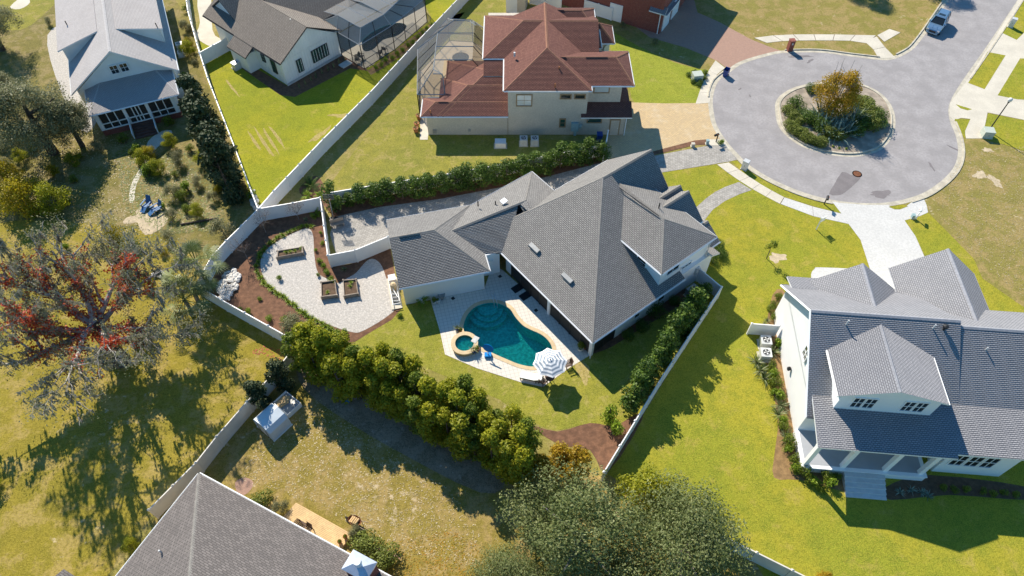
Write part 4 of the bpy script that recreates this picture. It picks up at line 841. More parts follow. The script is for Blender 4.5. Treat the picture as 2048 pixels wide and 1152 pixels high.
# ------------------------------------------------------------------ red brick house (top)
BK = Fr(S(1318,68)[:2], 0); p2 = S(1193,30)[:2]; d = Vector((BK.c[0]-p2[0],BK.c[1]-p2[1])); BK = Fr(BK.c, math.degrees(math.atan2(d.y,d.x)))
bk = house('house', 'red brick house with white garage doors at the top edge', BK.w(-6,6), BK.deg)
wbox(bk, BK, -18, 0, 0, 14, 0, 6.5, 'brick_red'); roof(bk, BK, -18.5, .5, -.5, 14.5, 6.5, 10, 's', 7, -12, -6, 'roof_blue', 'cap_blue')
slab_roof(bk, [BK.w(-1.8,-.45,3.1),BK.w(.45,-.45,3.1),BK.w(.45,.4,3.7),BK.w(-1.8,.4,3.7)], 'roof_blue'); slab_roof(bk, [BK.w(.02,-.45,3.1),BK.w(.75,-.45,3.1),BK.w(.75,10,3.1),BK.w(.02,10,3.5)], 'roof_blue')
for y in (1.9,5.2): 
    o = obw('garage_door', MB().box(-1.25,1.25,-.06,.05,0,2.3).add([(-1.25,-.06,2.3),(1.25,-.06,2.3),(.7,-.06,2.6),(-.7,-.06,2.6)],[(0,1,2,3)]).mesh('garage_door', M['white'], uv=False), bk, BK.w(.05,y,0), R(BK.deg+90))
door(bk, BK, -6.5, -.05, 0, 'f', 1.6, 2.3, 'white', 'white'); MB().tube([BK.w(-.25,-.1,0),BK.w(-.25,-.1,3.0)], .07, 5).build('downspout', M['white'], bk, uv=False)
# ------------------------------------------------------------------ tan shed at the top edge
SH = Fr(S(1012,24)[:2], -8)
sh = house('garden_shed', 'small tan garden shed with white double door at the top edge', SH.w(1,1), -8, 'shed')
wbox(sh, SH, 0, 2.7, 0, 3, 0, 2.3, plain and 'stucco_beige'); roof(sh, SH, -.2, 2.9, -.2, 3.2, 2.3, 3.2, 't', 1.35, -.2, 3.2, 'roof_brown', 'cap_brown', gutters=False); door(sh, SH, .8, -.02, 0, 'f', 1.3, 1.9)

# ------------------------------------------------------------------ pool, deck, spa
DECK = [(861,600),(880,663),(890,709),(955,737),(1043,765),(1086,774),(1140,735),(1178,712),(1172,690),(1005,540),(985,530),(968,579),(870,598)]
deck = S2(DECK)
po = basin(pool, -1.5, 'swimming_pool', 'curved teal swimming pool between the grey-roofed house and striped umbrella', 'water', 'pool_plaster')
pr = pool+[pool[0]]; c1 = offset(pr, -.36, True)
def off_closed(p, d):
    n = len(p); out = []
    for i in range(n):
        a, b = p[i-1], p[(i+1)%n]; dx, dy = b[0]-a[0], b[1]-a[1]; l = math.hypot(dx,dy); out.append((p[i][0]+dy/l*d, p[i][1]-dx/l*d))
    return out
cop = off_closed(pool, .36)
tag(sheet_hole('pool_deck', ccw(deck), [cop], .022, M['deck_tile']), kind='structure')
m_ = strip(pool+[pool[0]], cop+[cop[0]], -.02, .045).build('coping', M['coping'], po, uv=False); fix_normals(m_.data)
for k,(r,z) in enumerate(((1.9,-.95),(1.45,-.65),(1.0,-.35))):
    cx_ = S(975,620)[:2]; MB().lathe([(r,-1.49),(r,z),(.01,z)], (cx_[0],cx_[1]+.6,0), 24).build('step', M['pool_plaster'], po, uv=False)
sc_ = S(929,686,.45); spx = thing('spa', 'raised round spa with tan rim at the west end of the pool', 'spa', (sc_[0],sc_[1],0))
MB().lathe([(1.16,0),(1.16,.36),(1.22,.38),(1.22,.46),(.84,.46),(.84,.1),(.55,.1),(.55,-.0),(.01,-.0)], (sc_[0],sc_[1],.02), 30).build('rim', [M['coping']], spx, uv=False)
MB().lathe([(.835,.33),(.835,.34),(.01,.34)], (sc_[0],sc_[1],.02), 30).build('water', M['water'], spx, uv=False)
MB().lathe([(.83,.12),(.01,.12)], (sc_[0],sc_[1],.02), 30).build('floor', M['pool_plaster'], spx, uv=False)
MB().box(-.25,.25,-.35,.35,.44,.5,0,Fr((sc_[0]+.95,sc_[1]+.35),-30)).build('spillway', M['concrete_new'], spx, uv=False)
hr = thing('handrail', 'bent steel handrail at the pool steps', 'handrail', S(983,600)); p = S(982,603)
for dx in (0,.28):
    MB().tube([(p[0]+dx,p[1]+.45,.02),(p[0]+dx,p[1]+.45,.75),(p[0]+dx+.05,p[1]+.25,.9),(p[0]+dx+.3,p[1]-.5,.55),(p[0]+dx+.34,p[1]-.65,-.2)], .028, 6).build('rail', M['steel'], hr, uv=False)

# ------------------------------------------------------------------ fences
def unit_box(name, m): return MB().box(-.5,.5,-.5,.5,0,1).mesh(name, M[m], uv=False)
_fm = {}
def fence(label, px, h=1.83, m='vinyl', world=False, spacing=2.42, gate=None, name='fence'):
    pts = px if world else S2(px); e = thing(name, label, 'fence', (pts[0][0],pts[0][1],0))
    if m not in _fm:
        pan = MB().box(-.5,.5,-.022,.022,.06,.93)
        for k in range(12): pan.box(-.5+k/12+.006,-.5+(k+1)/12-.006,-.03,.03,.1,.92)
        pan.box(-.5,.5,-.045,.045,.92,.985).box(-.5,.5,-.045,.045,.03,.1)
        post = MB().box(-.07,.07,-.07,.07,0,1.0).add([(-.1,-.1,1.0),(.1,-.1,1.0),(.1,.1,1.0),(-.1,.1,1.0),(0,0,1.06)],[(0,1,4),(1,2,4),(2,3,4),(3,0,4),(3,2,1,0)])
        _fm[m] = (pan.mesh('panel', M[m], uv=False), post.mesh('post', M[m], uv=False))
    pm, qm = _fm[m]; inv = mw(e).inverted()
    def put(nm, me, loc, rz, sc3):
        o = bpy.data.objects.new(nm, me); C.objects.link(o); o.location = loc; o.rotation_euler = (0,0,rz); o.scale = sc3; o.parent = e; o.matrix_parent_inverse = inv
    for i in range(len(pts)-1):
        a, b = pts[i], pts[i+1]; L = math.dist(a,b); n = max(1,round(L/spacing)); rz = math.atan2(b[1]-a[1],b[0]-a[0])
        for k in range(n):
            f0, f1 = k/n, (k+1)/n; mx = ((a[0]+(b[0]-a[0])*(f0+f1)/2),(a[1]+(b[1]-a[1])*(f0+f1)/2),0)
            put('gate' if gate is not None and k == gate else 'panel', pm, mx, rz, (L/n-.13,1,h)); put('post', qm, (a[0]+(b[0]-a[0])*f0,a[1]+(b[1]-a[1])*f0,0), rz, (1,1,h))
    b = pts[-1]; put('post', qm, (b[0],b[1],0), rz, (1,1,h)); return e
fence('long white vinyl fence between the farmhouse lawn and the beige house lawn', [(526,442),(556,406.5),(653,302.6),(744.6,209.6),(835.7,109.4),(938,0),(985,-50)])
fence('white vinyl fence along the magnolias beside the cottage garden', [(526,442),(470,295),(425,180),(403,110),(385,45),(376,-20)], m='vinyl')
fence('white vinyl fence on the northwest side of the mulched garden by the palm', [(526,442),(494,475),(464,505),(436,536),(405,592)])
fence('white vinyl fence between the mulched garden and the oak field', [(405,592),(456,622.5),(547,673.6),(602,704)])
fence('aged white fence running from the magnolia to the charcoal roof', [(592,724),(565,760),(507,823),(448,892),(408,943.5),(317,1036)], m='vinyl_warm')
fence('white fence panels at the top of the mulched garden', [(530,441),(594,430),(648,419)]); fence('short white fence dividing the mulched garden from the grey paver drive', [(648,419),(655,475),(663,534)])
fence('white fence with a gate between garden gravel and the garage', [(664,534),(716,524),(781,497)], gate=1)
fence('white fence behind the clipped hedge between pool yard and front lawn', [(1434,597),(1320,770),(1203,962)]); fence('short white fence joining the pool house wall to the long lawn fence', [(1393,562),(1434,597)])
fence('white fence emerging from the live oak at the bottom edge', [(1396,1068),(1500,1120),(1640,1190)], m='vinyl_warm')
fence('small white screen fence hiding the two air conditioners of the slate-roofed house', [(1494,668),(1548,672)], h=1.7)
fence('short white fence between the farmhouse and the magnolia fence', [(408,130),(461,101)]); fence('white fence panel beside the bins at the beige house', [(1206,322),(1213,286)])
fence('white fence buried in the hedge along the grey paver drive', [(664,408),(760,392),(900,370),(1050,343),(1204,312)], h=1.7)
fence('white fence behind the tan shed at the top edge', [(1060,8),(1090,14),(1121,25)]); fence('white fence corner in front of the brick house', [(1168,24),(1222,41),(1234,28)])

# ------------------------------------------------------------------ vegetation kit
def np_mesh(name, v, q, mats, tint=None, mi=None):
    me = bpy.data.meshes.new(name); n = len(q); k = q.shape[1]
    me.vertices.add(len(v)); me.vertices.foreach_set('co', v.astype(np.float32).ravel())
    me.loops.add(n*k); me.loops.foreach_set('vertex_index', q.astype(np.int32).ravel())
    me.polygons.add(n); me.polygons.foreach_set('loop_start', np.arange(0,n*k,k,dtype=np.int32)); me.polygons.foreach_set('loop_total', np.full(n,k,dtype=np.int32))
    for m in mats: me.materials.append(m)
    if mi is not None: me.polygons.foreach_set('material_index', mi.astype(np.int32))
    me.update(calc_edges=True)
    if tint is not None: me.attributes.new('tint','FLOAT','FACE').data.foreach_set('value', tint.astype(np.float32))
    return me
def leaf_quads(g, P, D, size, asp=.55, spread=.8):
    """one bent-free leaf card per point P, facing roughly D"""
    n = len(P); nn = D+g.normal(0,spread,(n,3)); nn /= np.linalg.norm(nn,axis=1)[:,None]+1e-9
    t = g.normal(0,1,(n,3)); t -= (t*nn).sum(1)[:,None]*nn; t /= np.linalg.norm(t,axis=1)[:,None]+1e-9; b = np.cross(nn,t)
    s = size*g.uniform(.65,1.35,n)[:,None]
    v = np.empty((n,4,3)); v[:,0] = P-t*s*.5; v[:,1] = P-b*s*asp*.5; v[:,2] = P+t*s*.5; v[:,3] = P+b*s*asp*.5
    return v.reshape(-1,3), np.arange(n*4).reshape(n,4)
def blob_leaves(g, blobs, n, size, asp=.55, shell=.3, spread=.8):
    B = np.array(blobs,float); wgt = (B[:,3]*B[:,4]+B[:,4]*B[:,5]+B[:,3]*B[:,5]); wgt /= wgt.sum()
    k = g.choice(len(B), n, p=wgt); D = g.normal(0,1,(n,3)); D /= np.linalg.norm(D,axis=1)[:,None]
    r = 1-np.abs(g.normal(0,shell,n)); r = np.clip(r,.05,1.12)
    P = B[k,:3]+D*B[k,3:6]*r[:,None]
    v, q = leaf_quads(g, P, D+np.array([0,0,.35]), size, asp, spread)
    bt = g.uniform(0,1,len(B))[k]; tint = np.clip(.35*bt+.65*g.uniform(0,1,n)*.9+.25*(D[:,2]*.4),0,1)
    return v, q, tint
def crown_blobs(g, h0, h1, rx, ry, n, br, top=.6):
    out = []
    for i in range(n):
        z = g.uniform(0,1); rad = math.sqrt(max(.02,1-((z-.45)/.62)**2)) * (1 if z < .5 else top+(1-top)*(1-z)*2)
        a = g.uniform(0,6.283); d = math.sqrt(g.uniform(.15,1))*rad; r = br*g.uniform(.7,1.3)
        out.append((math.cos(a)*d*(rx-r*.6), math.sin(a)*d*(ry-r*.6), h0+r*.6+(h1-h0-r*1.2)*z, r, r, r*g.uniform(.7,1.0)))
    return out
def trunk_mb(g, h, r, lean=.1, branches=5, spread=1.2, hb=.35):
    mb = MB(); lx, ly = g.uniform(-lean,lean)*h, g.uniform(-lean,lean)*h
    P = [(0,0,-.1),(lx*.2,ly*.2,h*.33),(lx*.6,ly*.6,h*.66),(lx,ly,h)]; mb.tube(P, [r*1.25,r,r*.7,r*.3], 7)
    for k in range(branches):
        f = hb+(1-hb)*k/max(branches,1); z = h*f; a = g.uniform(0,6.28); b = (lx*f,ly*f,z)
        mb.tube([b,(b[0]+math.cos(a)*spread*.5,b[1]+math.sin(a)*spread*.5,z+h*.1),(b[0]+math.cos(a)*spread,b[1]+math.sin(a)*spread,z+h*.22)], [r*.5,r*.32,r*.12], 5)
    return mb
class Plant:
    """a plant kind: trunk/stem mesh and crown mesh, placed again and again"""
    def __init__(s, name, cat, parts): s.name, s.cat, s.parts = name, cat, parts
    def put(s, loc, label, rz=0, scale=1.0, group=None):
        e = thing(s.name, label, s.cat, loc, rz, group); e.scale = (scale,)*3 if not isinstance(scale,tuple) else scale
        for nm, me in s.parts: ob(nm, me, e, loc=(0,0,0))
        return e
def shrub_kind(name, cat, seed, h, rx, nblob, nleaf, size, lm, br=None, trunk=None, bark='bark_dark', h0=.05, shell=.3, asp=.55, ry=None, top=.6):
    g = np.random.default_rng(seed); bl = crown_blobs(g, h0, h, rx, ry or rx, nblob, br or rx*.45, top); v,q,t = blob_leaves(g, bl, nleaf, size, asp, shell)
    parts = [('crown', np_mesh('crown', v, q, [M[lm]], t))]
    tm = trunk_mb(g, h*.75, trunk or .06, .06, 4, rx*.55, .3).mesh('trunk', M[bark], uv=False); return Plant(name, cat, [('trunk' if (trunk or 0) > .07 else 'stem', tm)]+parts)
def frond_mesh(seed, n, L, wid, droop, lm, segs=5, up0=(20,80), leaflets=0, base=0.0, stiff=False):
    """spiky or arching blades from one centre (agave, sago, palm crown)"""
    g = np.random.default_rng(seed); V = []; Q = []; T = []
    for k in range(n):
        a = g.uniform(0,6.283); el = R(g.uniform(*up0)); l = L*g.uniform(.75,1.15); p = np.array([0,0,base],float); d = np.array([math.cos(a)*math.cos(el),math.sin(a)*math.cos(el),math.sin(el)]); tn = g.uniform(0,1)
        side = np.array([-math.sin(a),math.cos(a),0.])
        if leaflets:
            pts = [p.copy()]
            for i in range(segs): d = d+np.array([0,0,-droop/segs]); d /= np.linalg.norm(d); p = p+d*l/segs; pts.append(p.copy())
            for j in range(leaflets):
                f = .2+.8*j/leaflets; i = min(int(f*segs),segs-1); c = pts[i]+(pts[i+1]-pts[i])*(f*segs-i); dd = pts[i+1]-pts[i]; dd /= np.linalg.norm(dd)
                for sg in (-1,1):
                    ll = l*.34*(1-.55*f); o = len(V); tip = c+side*sg*ll*.8+dd*ll*.5-np.array([0,0,ll*.25]); w_ = dd*wid*.5
                    V += [c-w_, c+w_, tip+w_*.3, tip-w_*.3]; Q.append((o,o+1,o+2,o+3)); T.append(min(1,tn*.6+.4*g.uniform()))
        else:
            for i in range(segs):
                f0, f1 = i/segs, (i+1)/segs; w0, w1 = wid*(1-f0)**.7*.5, wid*(1-f1)**.7*.5
                p2 = p+d*l/segs; o = len(V); V += [p-side*w0,p+side*w0,p2+side*w1,p2-side*w1]; Q.append((o,o+1,o+2,o+3)); T.append(tn); p = p2
                d = d+np.array([0,0,-droop/segs]); d /= np.linalg.norm(d)
    return np_mesh('fronds', np.array(V), np.array(Q), [M[lm]], np.array(T))
g_ = np.random.default_rng(3)
# kinds
K_hedge = [shrub_kind('hedge_shrub','shrub',10+i,3.3,1.05,16,1900,.17,'lf_hedge',.5,shell=.33,top=.45) for i in range(3)]
K_side = [shrub_kind('hedge_shrub','shrub',20+i,3.0,.85,14,1500,.19,'lf_hedge',.42,shell=.35,top=.4) for i in range(3)]
K_row = [shrub_kind('screen_tree','tree',30+i,5.6,1.1,30,3200,.2,'lf_yellow' ,.44,.09,shell=.36,top=.25) for i in range(3)]
K_row2 = [shrub_kind('screen_tree','tree',40+i,5.2,1.1,28,3000,.19,'lf_mid',.44,.09,shell=.36,top=.25) for i in range(2)]
K_row3 = [shrub_kind('screen_tree','tree',47,4.2,1.25,20,2600,.19,'lf_orange',.5,.09,shell=.35)]
K_mag = [shrub_kind('magnolia_tree','tree',50+i,6.5,1.6,26,3000,.28,'lf_dark',.65,.11,shell=.38,top=.4) for i in range(2)]
K_oak = [shrub_kind('live_oak_tree','tree',60+i,7.5,5.0,70,26000,.17,'lf_oak',1.25,.3,'bark',h0=1.2,shell=.34) for i in range(2)]
K_goak = shrub_kind('live_oak_tree','tree',65,8.5,5.2,64,26000,.18,'lf_grey',1.15,.42,'bark_dark',h0=2.0,shell=.4)
K_bush = [shrub_kind('shrub','shrub',70+i,1.0,.62,8,620,.12,'lf_mid',.32) for i in range(2)]
K_lime = [shrub_kind('shrub','shrub',75+i,.8,.5,7,520,.12,'lf_lime',.28) for i in range(2)]
K_olive = shrub_kind('shrub','shrub',78,2.6,1.5,18,3200,.13,'lf_grey',.6,shell=.45)
K_yel = shrub_kind('yellow_shrub','shrub',80,3.6,2.1,26,5200,.17,'lf_ochre',.75,.08,shell=.4)
K_gold = shrub_kind('golden_shrub','shrub',82,3.8,2.0,26,4600,.18,'lf_yellow',.7,.08,shell=.42)
K_clip = shrub_kind('clipped_shrub','shrub',84,.75,.75,9,1800,.09,'lf_box',.42,shell=.16); K_clipd = shrub_kind('clipped_shrub','shrub',85,.85,.85,9,1700,.09,'lf_hedge',.48,shell=.16)
K_sap = shrub_kind('sapling','tree',86,2.6,.55,9,420,.14,'lf_mid',.3,.035,h0=1.0,shell=.45)
K_clump = [Plant('border_plant','plant',[('leaves', frond_mesh(90+i,34,.42,.07,1.2,'lf_lime',4,(25,85)))]) for i in range(2)]
K_agave = Plant('agave','plant',[('leaves', frond_mesh(95,36,1.1,.14,.5,'lf_blue',4,(10,80)))]); K_spike = Plant('spiky_plant','plant',[('leaves', frond_mesh(96,40,.6,.06,.7,'lf_palm',4,(15,80)))])
K_sago = Plant('sago_palm','plant',[('fronds', frond_mesh(97,26,1.2,.05,.9,'lf_hedge',6,(15,70),12))]); K_dwarf = Plant('dwarf_palm','plant',[('fronds', frond_mesh(98,22,1.0,.06,.9,'lf_lime',6,(20,75),10))])
K_bare = None
def bare_kind(seed, h, spread, lm, nleaf):
    g = np.random.default_rng(seed); mb = MB(); tips = []
    mb.tube([(0,0,-.05),(.02,.01,h*.45)], [.035,.025], 5)
    for k in range(9):
        a = k*2.4; e = (math.cos(a)*spread*g.uniform(.5,1), math.sin(a)*spread*g.uniform(.5,1), h*g.uniform(.75,1)); mb.tube([(.02,.01,h*.42),(e[0]*.5,e[1]*.5,h*.65),e], [.02,.013,.006], 4)
        for j in range(4):
            t = (e[0]+g.normal(0,.18),e[1]+g.normal(0,.18),e[2]+g.normal(.08,.12)); mb.tube([(e[0]*.6,e[1]*.6,h*.7),t], [.01,.005], 3); tips.append(t)
    T = np.array(tips); i = g.integers(0,len(T),nleaf); P = T[i]+g.normal(0,.15,(nleaf,3)); v,q = leaf_quads(g,P,g.normal(0,1,(nleaf,3)),.075)
    return Plant('crepe_myrtle','tree',[('branches', mb.mesh('branches', M['bark'], uv=False)),('seed_heads', np_mesh('seed_heads', v, q, [M[lm]], g.uniform(0,1,nleaf)))])
K_bare = bare_kind(101,2.2,.75,'lf_brown',420)
def gp(u, v, z=0): p = S(u,v,z); return (p[0],p[1],0)
def interp(px, n, jit=0, seed=0):
    r = random.Random(seed); L = [0]
    for i in range(1,len(px)): L.append(L[-1]+math.dist(px[i],px[i-1]))
    out = []
    for k in range(n):
        d = L[-1]*k/max(1,n-1); i = min(max(j for j in range(len(L)) if L[j] <= d+1e-9), len(px)-2); f = (d-L[i])/((L[i+1]-L[i]) or 1)
        out.append((px[i][0]+(px[i+1][0]-px[i][0])*f+r.uniform(-jit,jit), px[i][1]+(px[i+1][1]-px[i][1])*f+r.uniform(-jit,jit)))
    return out
# hedge along the grey paver drive
for i,(u,v) in enumerate(interp([(672,415),(712,410),(760,403),(900,383),(1050,356),(1198,318)], 21, 2, 1)):
    s_ = rnd.uniform(1.05,1.3)*(.62 if i == 1 else 1); K_hedge[i%3].put(gp(u,v), '%s dark green hedge shrub from the basketball hoop along the paver drive' % ordn(i+1), rnd.uniform(0,6), (s_,s_,s_*rnd.uniform(.72,.9)), 'hedge along the grey paver drive')
# hedge along the lawn fence
for i,(u,v) in enumerate(interp([(1400,598),(1372,640),(1330,705),(1296,757),(1262,812)], 13, 3, 2)):
    s_ = rnd.uniform(1.2,1.5)*(.7 if i < 2 else 1); K_side[i%3].put(gp(u,v), '%s feathery hedge shrub from the house along the pool yard fence' % ordn(i+1), rnd.uniform(0,6), s_, 'hedge inside the pool yard fence')
# screen of tall trees below the pool lawn
rowA = interp([(612,742),(700,786),(800,836),(900,890),(985,935),(1040,958)], 16, 7, 3); rowB = interp([(650,722),(740,752),(860,800),(960,850),(1050,905)], 14, 8, 4)
for i,(u,v) in enumerate(rowA):
    s_ = rnd.uniform(1.1,1.35); kk = K_row[i%3] if i not in (0,8,12) else K_row2[i%2]
    kk.put(gp(u,v), '%s tree from the magnolia in the near row of the tree screen' % ordn(i+1), rnd.uniform(0,6), (s_,s_,s_*rnd.uniform(.78,.95)), 'tree screen below the pool lawn')
for i,(u,v) in enumerate(rowB):
    s_ = rnd.uniform(1.0,1.25); kk = K_row2[i%2] if i%2 else K_row[i%3]
    kk.put(gp(u,v), '%s tree from the gravel garden in the pool side row of the tree screen' % ordn(i+1), rnd.uniform(0,6), (s_,s_,s_*rnd.uniform(.75,1.0)), 'tree screen below the pool lawn')
for i,(u,v) in enumerate(interp([(640,735),(740,775),(850,825),(950,880),(1030,930)], 15, 6, 14)):
    s_ = rnd.uniform(1.1,1.35); (K_row+K_row2[:1])[i%4].put(gp(u,v), '%s tree from the magnolia in the middle row of the tree screen' % ordn(i+1), rnd.uniform(0,6), (s_,s_,s_*rnd.uniform(.85,1.0)), 'tree screen below the pool lawn')
for i,(u,v,s_,l) in enumerate([(1085,955,.85,'orange tinged tree in the mulch bed left of the white fence'),(1150,950,1.0,'yellow orange tree nearest the fence end in the mulch bed'),(1118,930,.8,'small orange topped tree behind the mulch bed trees')]): K_row3[0].put(gp(u,v), l, i*2.1, (s_*1.15,s_*1.15,s_))
for i,(u,v,s_) in enumerate([(1226,868,1.5),(1216,838,1.6)]): K_lime[i].put(gp(u,v), 'lime green shrub %s in the corner mulch bed by the fence' % ('nearest the fence end' if i == 0 else 'at the lawn edge'), i, (s_,s_,s_*1.6))
# magnolias
for i,(u,v,s_,l) in enumerate([(527,815,.62,'glossy round magnolia on the fence above the pale tent'),(572,775,.62,'glossy magnolia beside the cold frame box')]): K_mag[i%2].put(gp(u,v), l, i, (s_*1.25,s_*1.25,s_))
for i,(u,v) in enumerate(interp([(408,235),(428,290),(452,345),(466,400)], 6, 3, 5)): K_mag[i%2].put(gp(u,v), '%s dark magnolia from the cottage porch along the white fence' % ordn(i+1), i*1.3, rnd.uniform(1.15,1.35)*(.75 if i == 0 else 1), 'magnolias along the cottage fence')
# live oaks
K_oak[0].put(gp(1150,1105), 'large dense live oak crown at the bottom centre edge', 0, (1.25,1.1,.95)); K_oak[1].put(gp(1345,1135), 'right half live oak crown merging over the fence at the bottom edge', 1, (1.2,1.05,.85))
K_oak[1].put(gp(1030,1190), 'live oak crown left of the bottom centre oak, low by the dry yard', 2.2, (.7,.7,.6)); K_goak.put(gp(108,306), 'spreading grey-green live oak in front of the pale cottage', .4, (1.15,1.1,1.05))
K_goak.put(gp(5,100), 'dark oak crown at the upper left corner', 2.0, .85); K_goak.put(gp(165,292), 'smaller oak crown reaching over to the cottage porch', 1.2, (.62,.62,.7)); K_goak.put(gp(-60,330), 'oak crown cut by the left frame edge beside the cottage oak', 3.0, .6)
K_goak.put(gp(1690,-30), 'tree beyond the top edge shading the vacant lot', 1.0, .72); K_goak.put(gp(1845,-34), 'tree beyond the top edge shading the road', 2.6, .72)
# shrubs in the cottage garden
for i,(u,v,k,s_,l) in enumerate([(60,420,K_yel,1.25,'tall yellow shrub at the left frame edge'),(25,385,K_yel,1.2,'yellow shrub cut by the left frame edge'),(122,420,K_gold,.95,'yellow green shrub between the yellow shrub and the dead oak'),(235,480,K_yel,.6,'bright yellow shrub behind the vine covered oak'),
    (455,480,K_olive,1.1,'grey olive shrub against the white garden fence'),(592,668,K_olive,1.0,'loose grey green shrub at the gravel edge'),(320,345,K_gold,.5,'low green thicket beside the cottage path'),(360,330,K_olive,.7,'dry brown thicket between path and magnolias'),
    (350,395,K_olive,.7,'olive bush behind the blue chairs'),(300,350,K_lime[0],1.6,'bright green bush right of the cottage path'),(340,250,K_bush[0],1.3,'round dark bush right of the porch steps'),(252,285,K_bush[1],1.2,'round dark bush left of the porch steps'),
    (398,430,K_gold,.42,'low yellow green bush by the timber edging'),(200,300,K_olive,.6,'grey bush under the cottage oak'),(150,330,K_gold,.45,'small green bush below the cottage oak'),(380,110,K_gold,.55,'green bush beside the cottage wall'),(372,60,K_olive,.6,'loose bush on the strip between cottage and farmhouse'),(370,180,K_olive,.6,'olive bush below the cottage eave'),(410,120,K_olive,.4,'dry bush at the short farmhouse fence'),
    (300,570,K_gold,.4,'low shrub right of the dead oak trunk'),(340,480,K_olive,.55,'bare thin shrub in the field by the palms'),(505,395,K_lime[1],1.2,'small bush where the white fences meet'),(100,50,K_olive,.45,'reddish bush at the cottage corner'),(270,1095,K_gold,.38,'yellow green shrub at the corner of the charcoal roof'),(-10,975,K_gold,.45,'low shrub at the left frame edge in the field')]): k.put(gp(u,v), l, i*1.7, s_)
K_gold.put(gp(1285,1000), 'yellow green bush with long leafy shoots beside the white fence end', .5, (1.15,1.15,.95)); K_gold.put(gp(1330,1000), 'yellowing bush between the fence end and the lawn', 2.5, .75); K_olive.put(gp(1345,1040), 'grey green brush at the edge of the front lawn', 1.5, 1.1); K_row3[0].put(gp(1640,1165), 'orange shrub at the bottom edge right of the oak', 1, .45)
# lawn sapling, garden crepe myrtles
K_sap.put(gp(1533,517), 'young staked sapling on the front lawn', 0, 1.1)
for i,(u,v,l) in enumerate([(598,440,'leafless crepe myrtle nearest the drive fence'),(532,465,'leafless crepe myrtle at the fence corner of the mulch garden'),(495,517,'leafless crepe myrtle nearest the rock pile')]): K_bare.put(gp(u,v), l, i*2)
# border clumps round the gravel
for i,(u,v) in enumerate(interp([(622,452),(600,455),(575,466),(552,478),(535,492),(522,508),(515,525),(514,545),(525,563),(545,582),(566,594),(590,614),(615,633),(645,650),(680,666)], 44, 2, 6)): K_clump[i%2].put(gp(u,v), '%s leafy clump from the drive fence in the border around the gravel' % ordn(i+1), i, rnd.uniform(.85,1.35), 'border around the gravel')
for i,(u,v) in enumerate([(641,468),(645,488),(633,503),(640,525),(650,535),(655,547),(636,552),(662,560),(560,560),(520,600),(500,625),(540,640),(480,620),(570,640),(600,655),(690,665)]): K_lime[i%2].put(gp(u,v), '%s small green plant from the drive fence scattered in the garden mulch' % ordn(i+1), i, rnd.uniform(.45,.8), 'small plants in the garden mulch')
K_dwarf.put(gp(632,430), 'lime palm-like plant in the mulch beside the drive fence', 0, .8); K_spike.put(gp(612,440), 'grey spiky plant in the mulch by the bare myrtle', 0, .7); K_spike.put(gp(688,540), 'spiky plant in the small bed by the garden gate', 1, .8)
K_sago.put(gp(622,372), 'dark sago palm in the corner bed beside the long fence', 0, 1.0); K_dwarf.put(gp(613,392), 'lime green low palm below the sago palm', 1, .75); K_dwarf.put(gp(640,392), 'lime green low palm beside the hedge start', 2, .7)
# cabbage palms by the garden fence
def palm(loc, label, h, seed, n=26, L=1.9):
    e = thing('cabbage_palm', label, 'palm', loc); g = np.random.default_rng(seed)
    ob('trunk', MB().tube([(0,0,-.1),(.1,.05,h*.5),(.05,.1,h)], [.22,.18,.17], 8).mesh('trunk', M['bark'], uv=False), e, loc=(0,0,0))
    V = []; Q = []; T = []
    for k in range(n):
        a = g.uniform(0,6.283); el = R(g.uniform(-35,75)); l = L*g.uniform(.6,.8); d = np.array([math.cos(a)*math.cos(el),math.sin(a)*math.cos(el),math.sin(el)]); c = np.array([.05,.1,h])+d*l
        side = np.array([-math.sin(a),math.cos(a),0.]); upv = np.cross(d,side); tn = g.uniform(0,1)
        o = len(V); V += [np.array([.05,.1,h])-side*.03, np.array([.05,.1,h])+side*.03, c+side*.03, c-side*.03]; Q.append((o,o+1,o+2,o+3)); T.append(.3)
        for j in range(15):
            b = R(-95+190*j/14); dd = d*math.cos(b)+side*math.sin(b); ll = L*.52*(1-.3*abs(b)/1.7); tip = c+dd*ll-np.array([0,0,ll*.35]); midp = c+dd*ll*.55+upv*.03; wv = np.cross(dd,upv)*.045
            o = len(V); V += [c, midp-wv, tip, midp+wv]; Q.append((o,o+1,o+2,o+3)); T.append(min(1,.55*tn+.45*g.uniform()))
    ob('fronds', np_mesh('fronds', np.array(V), np.array(Q), [M['lf_palm']], np.array(T)), e, loc=(0,0,0)); return e
palm(gp(420,580), 'taller cabbage palm with pale fan fronds over the garden fence', 3.4, 1, 38, 2.4); palm(gp(385,630), 'lower cabbage palm outside the garden fence corner', 2.3, 2, 34, 2.2); palm(gp(395,600), 'cabbage palm between the two other palms at the fence', 2.9, 5, 30, 2.1)

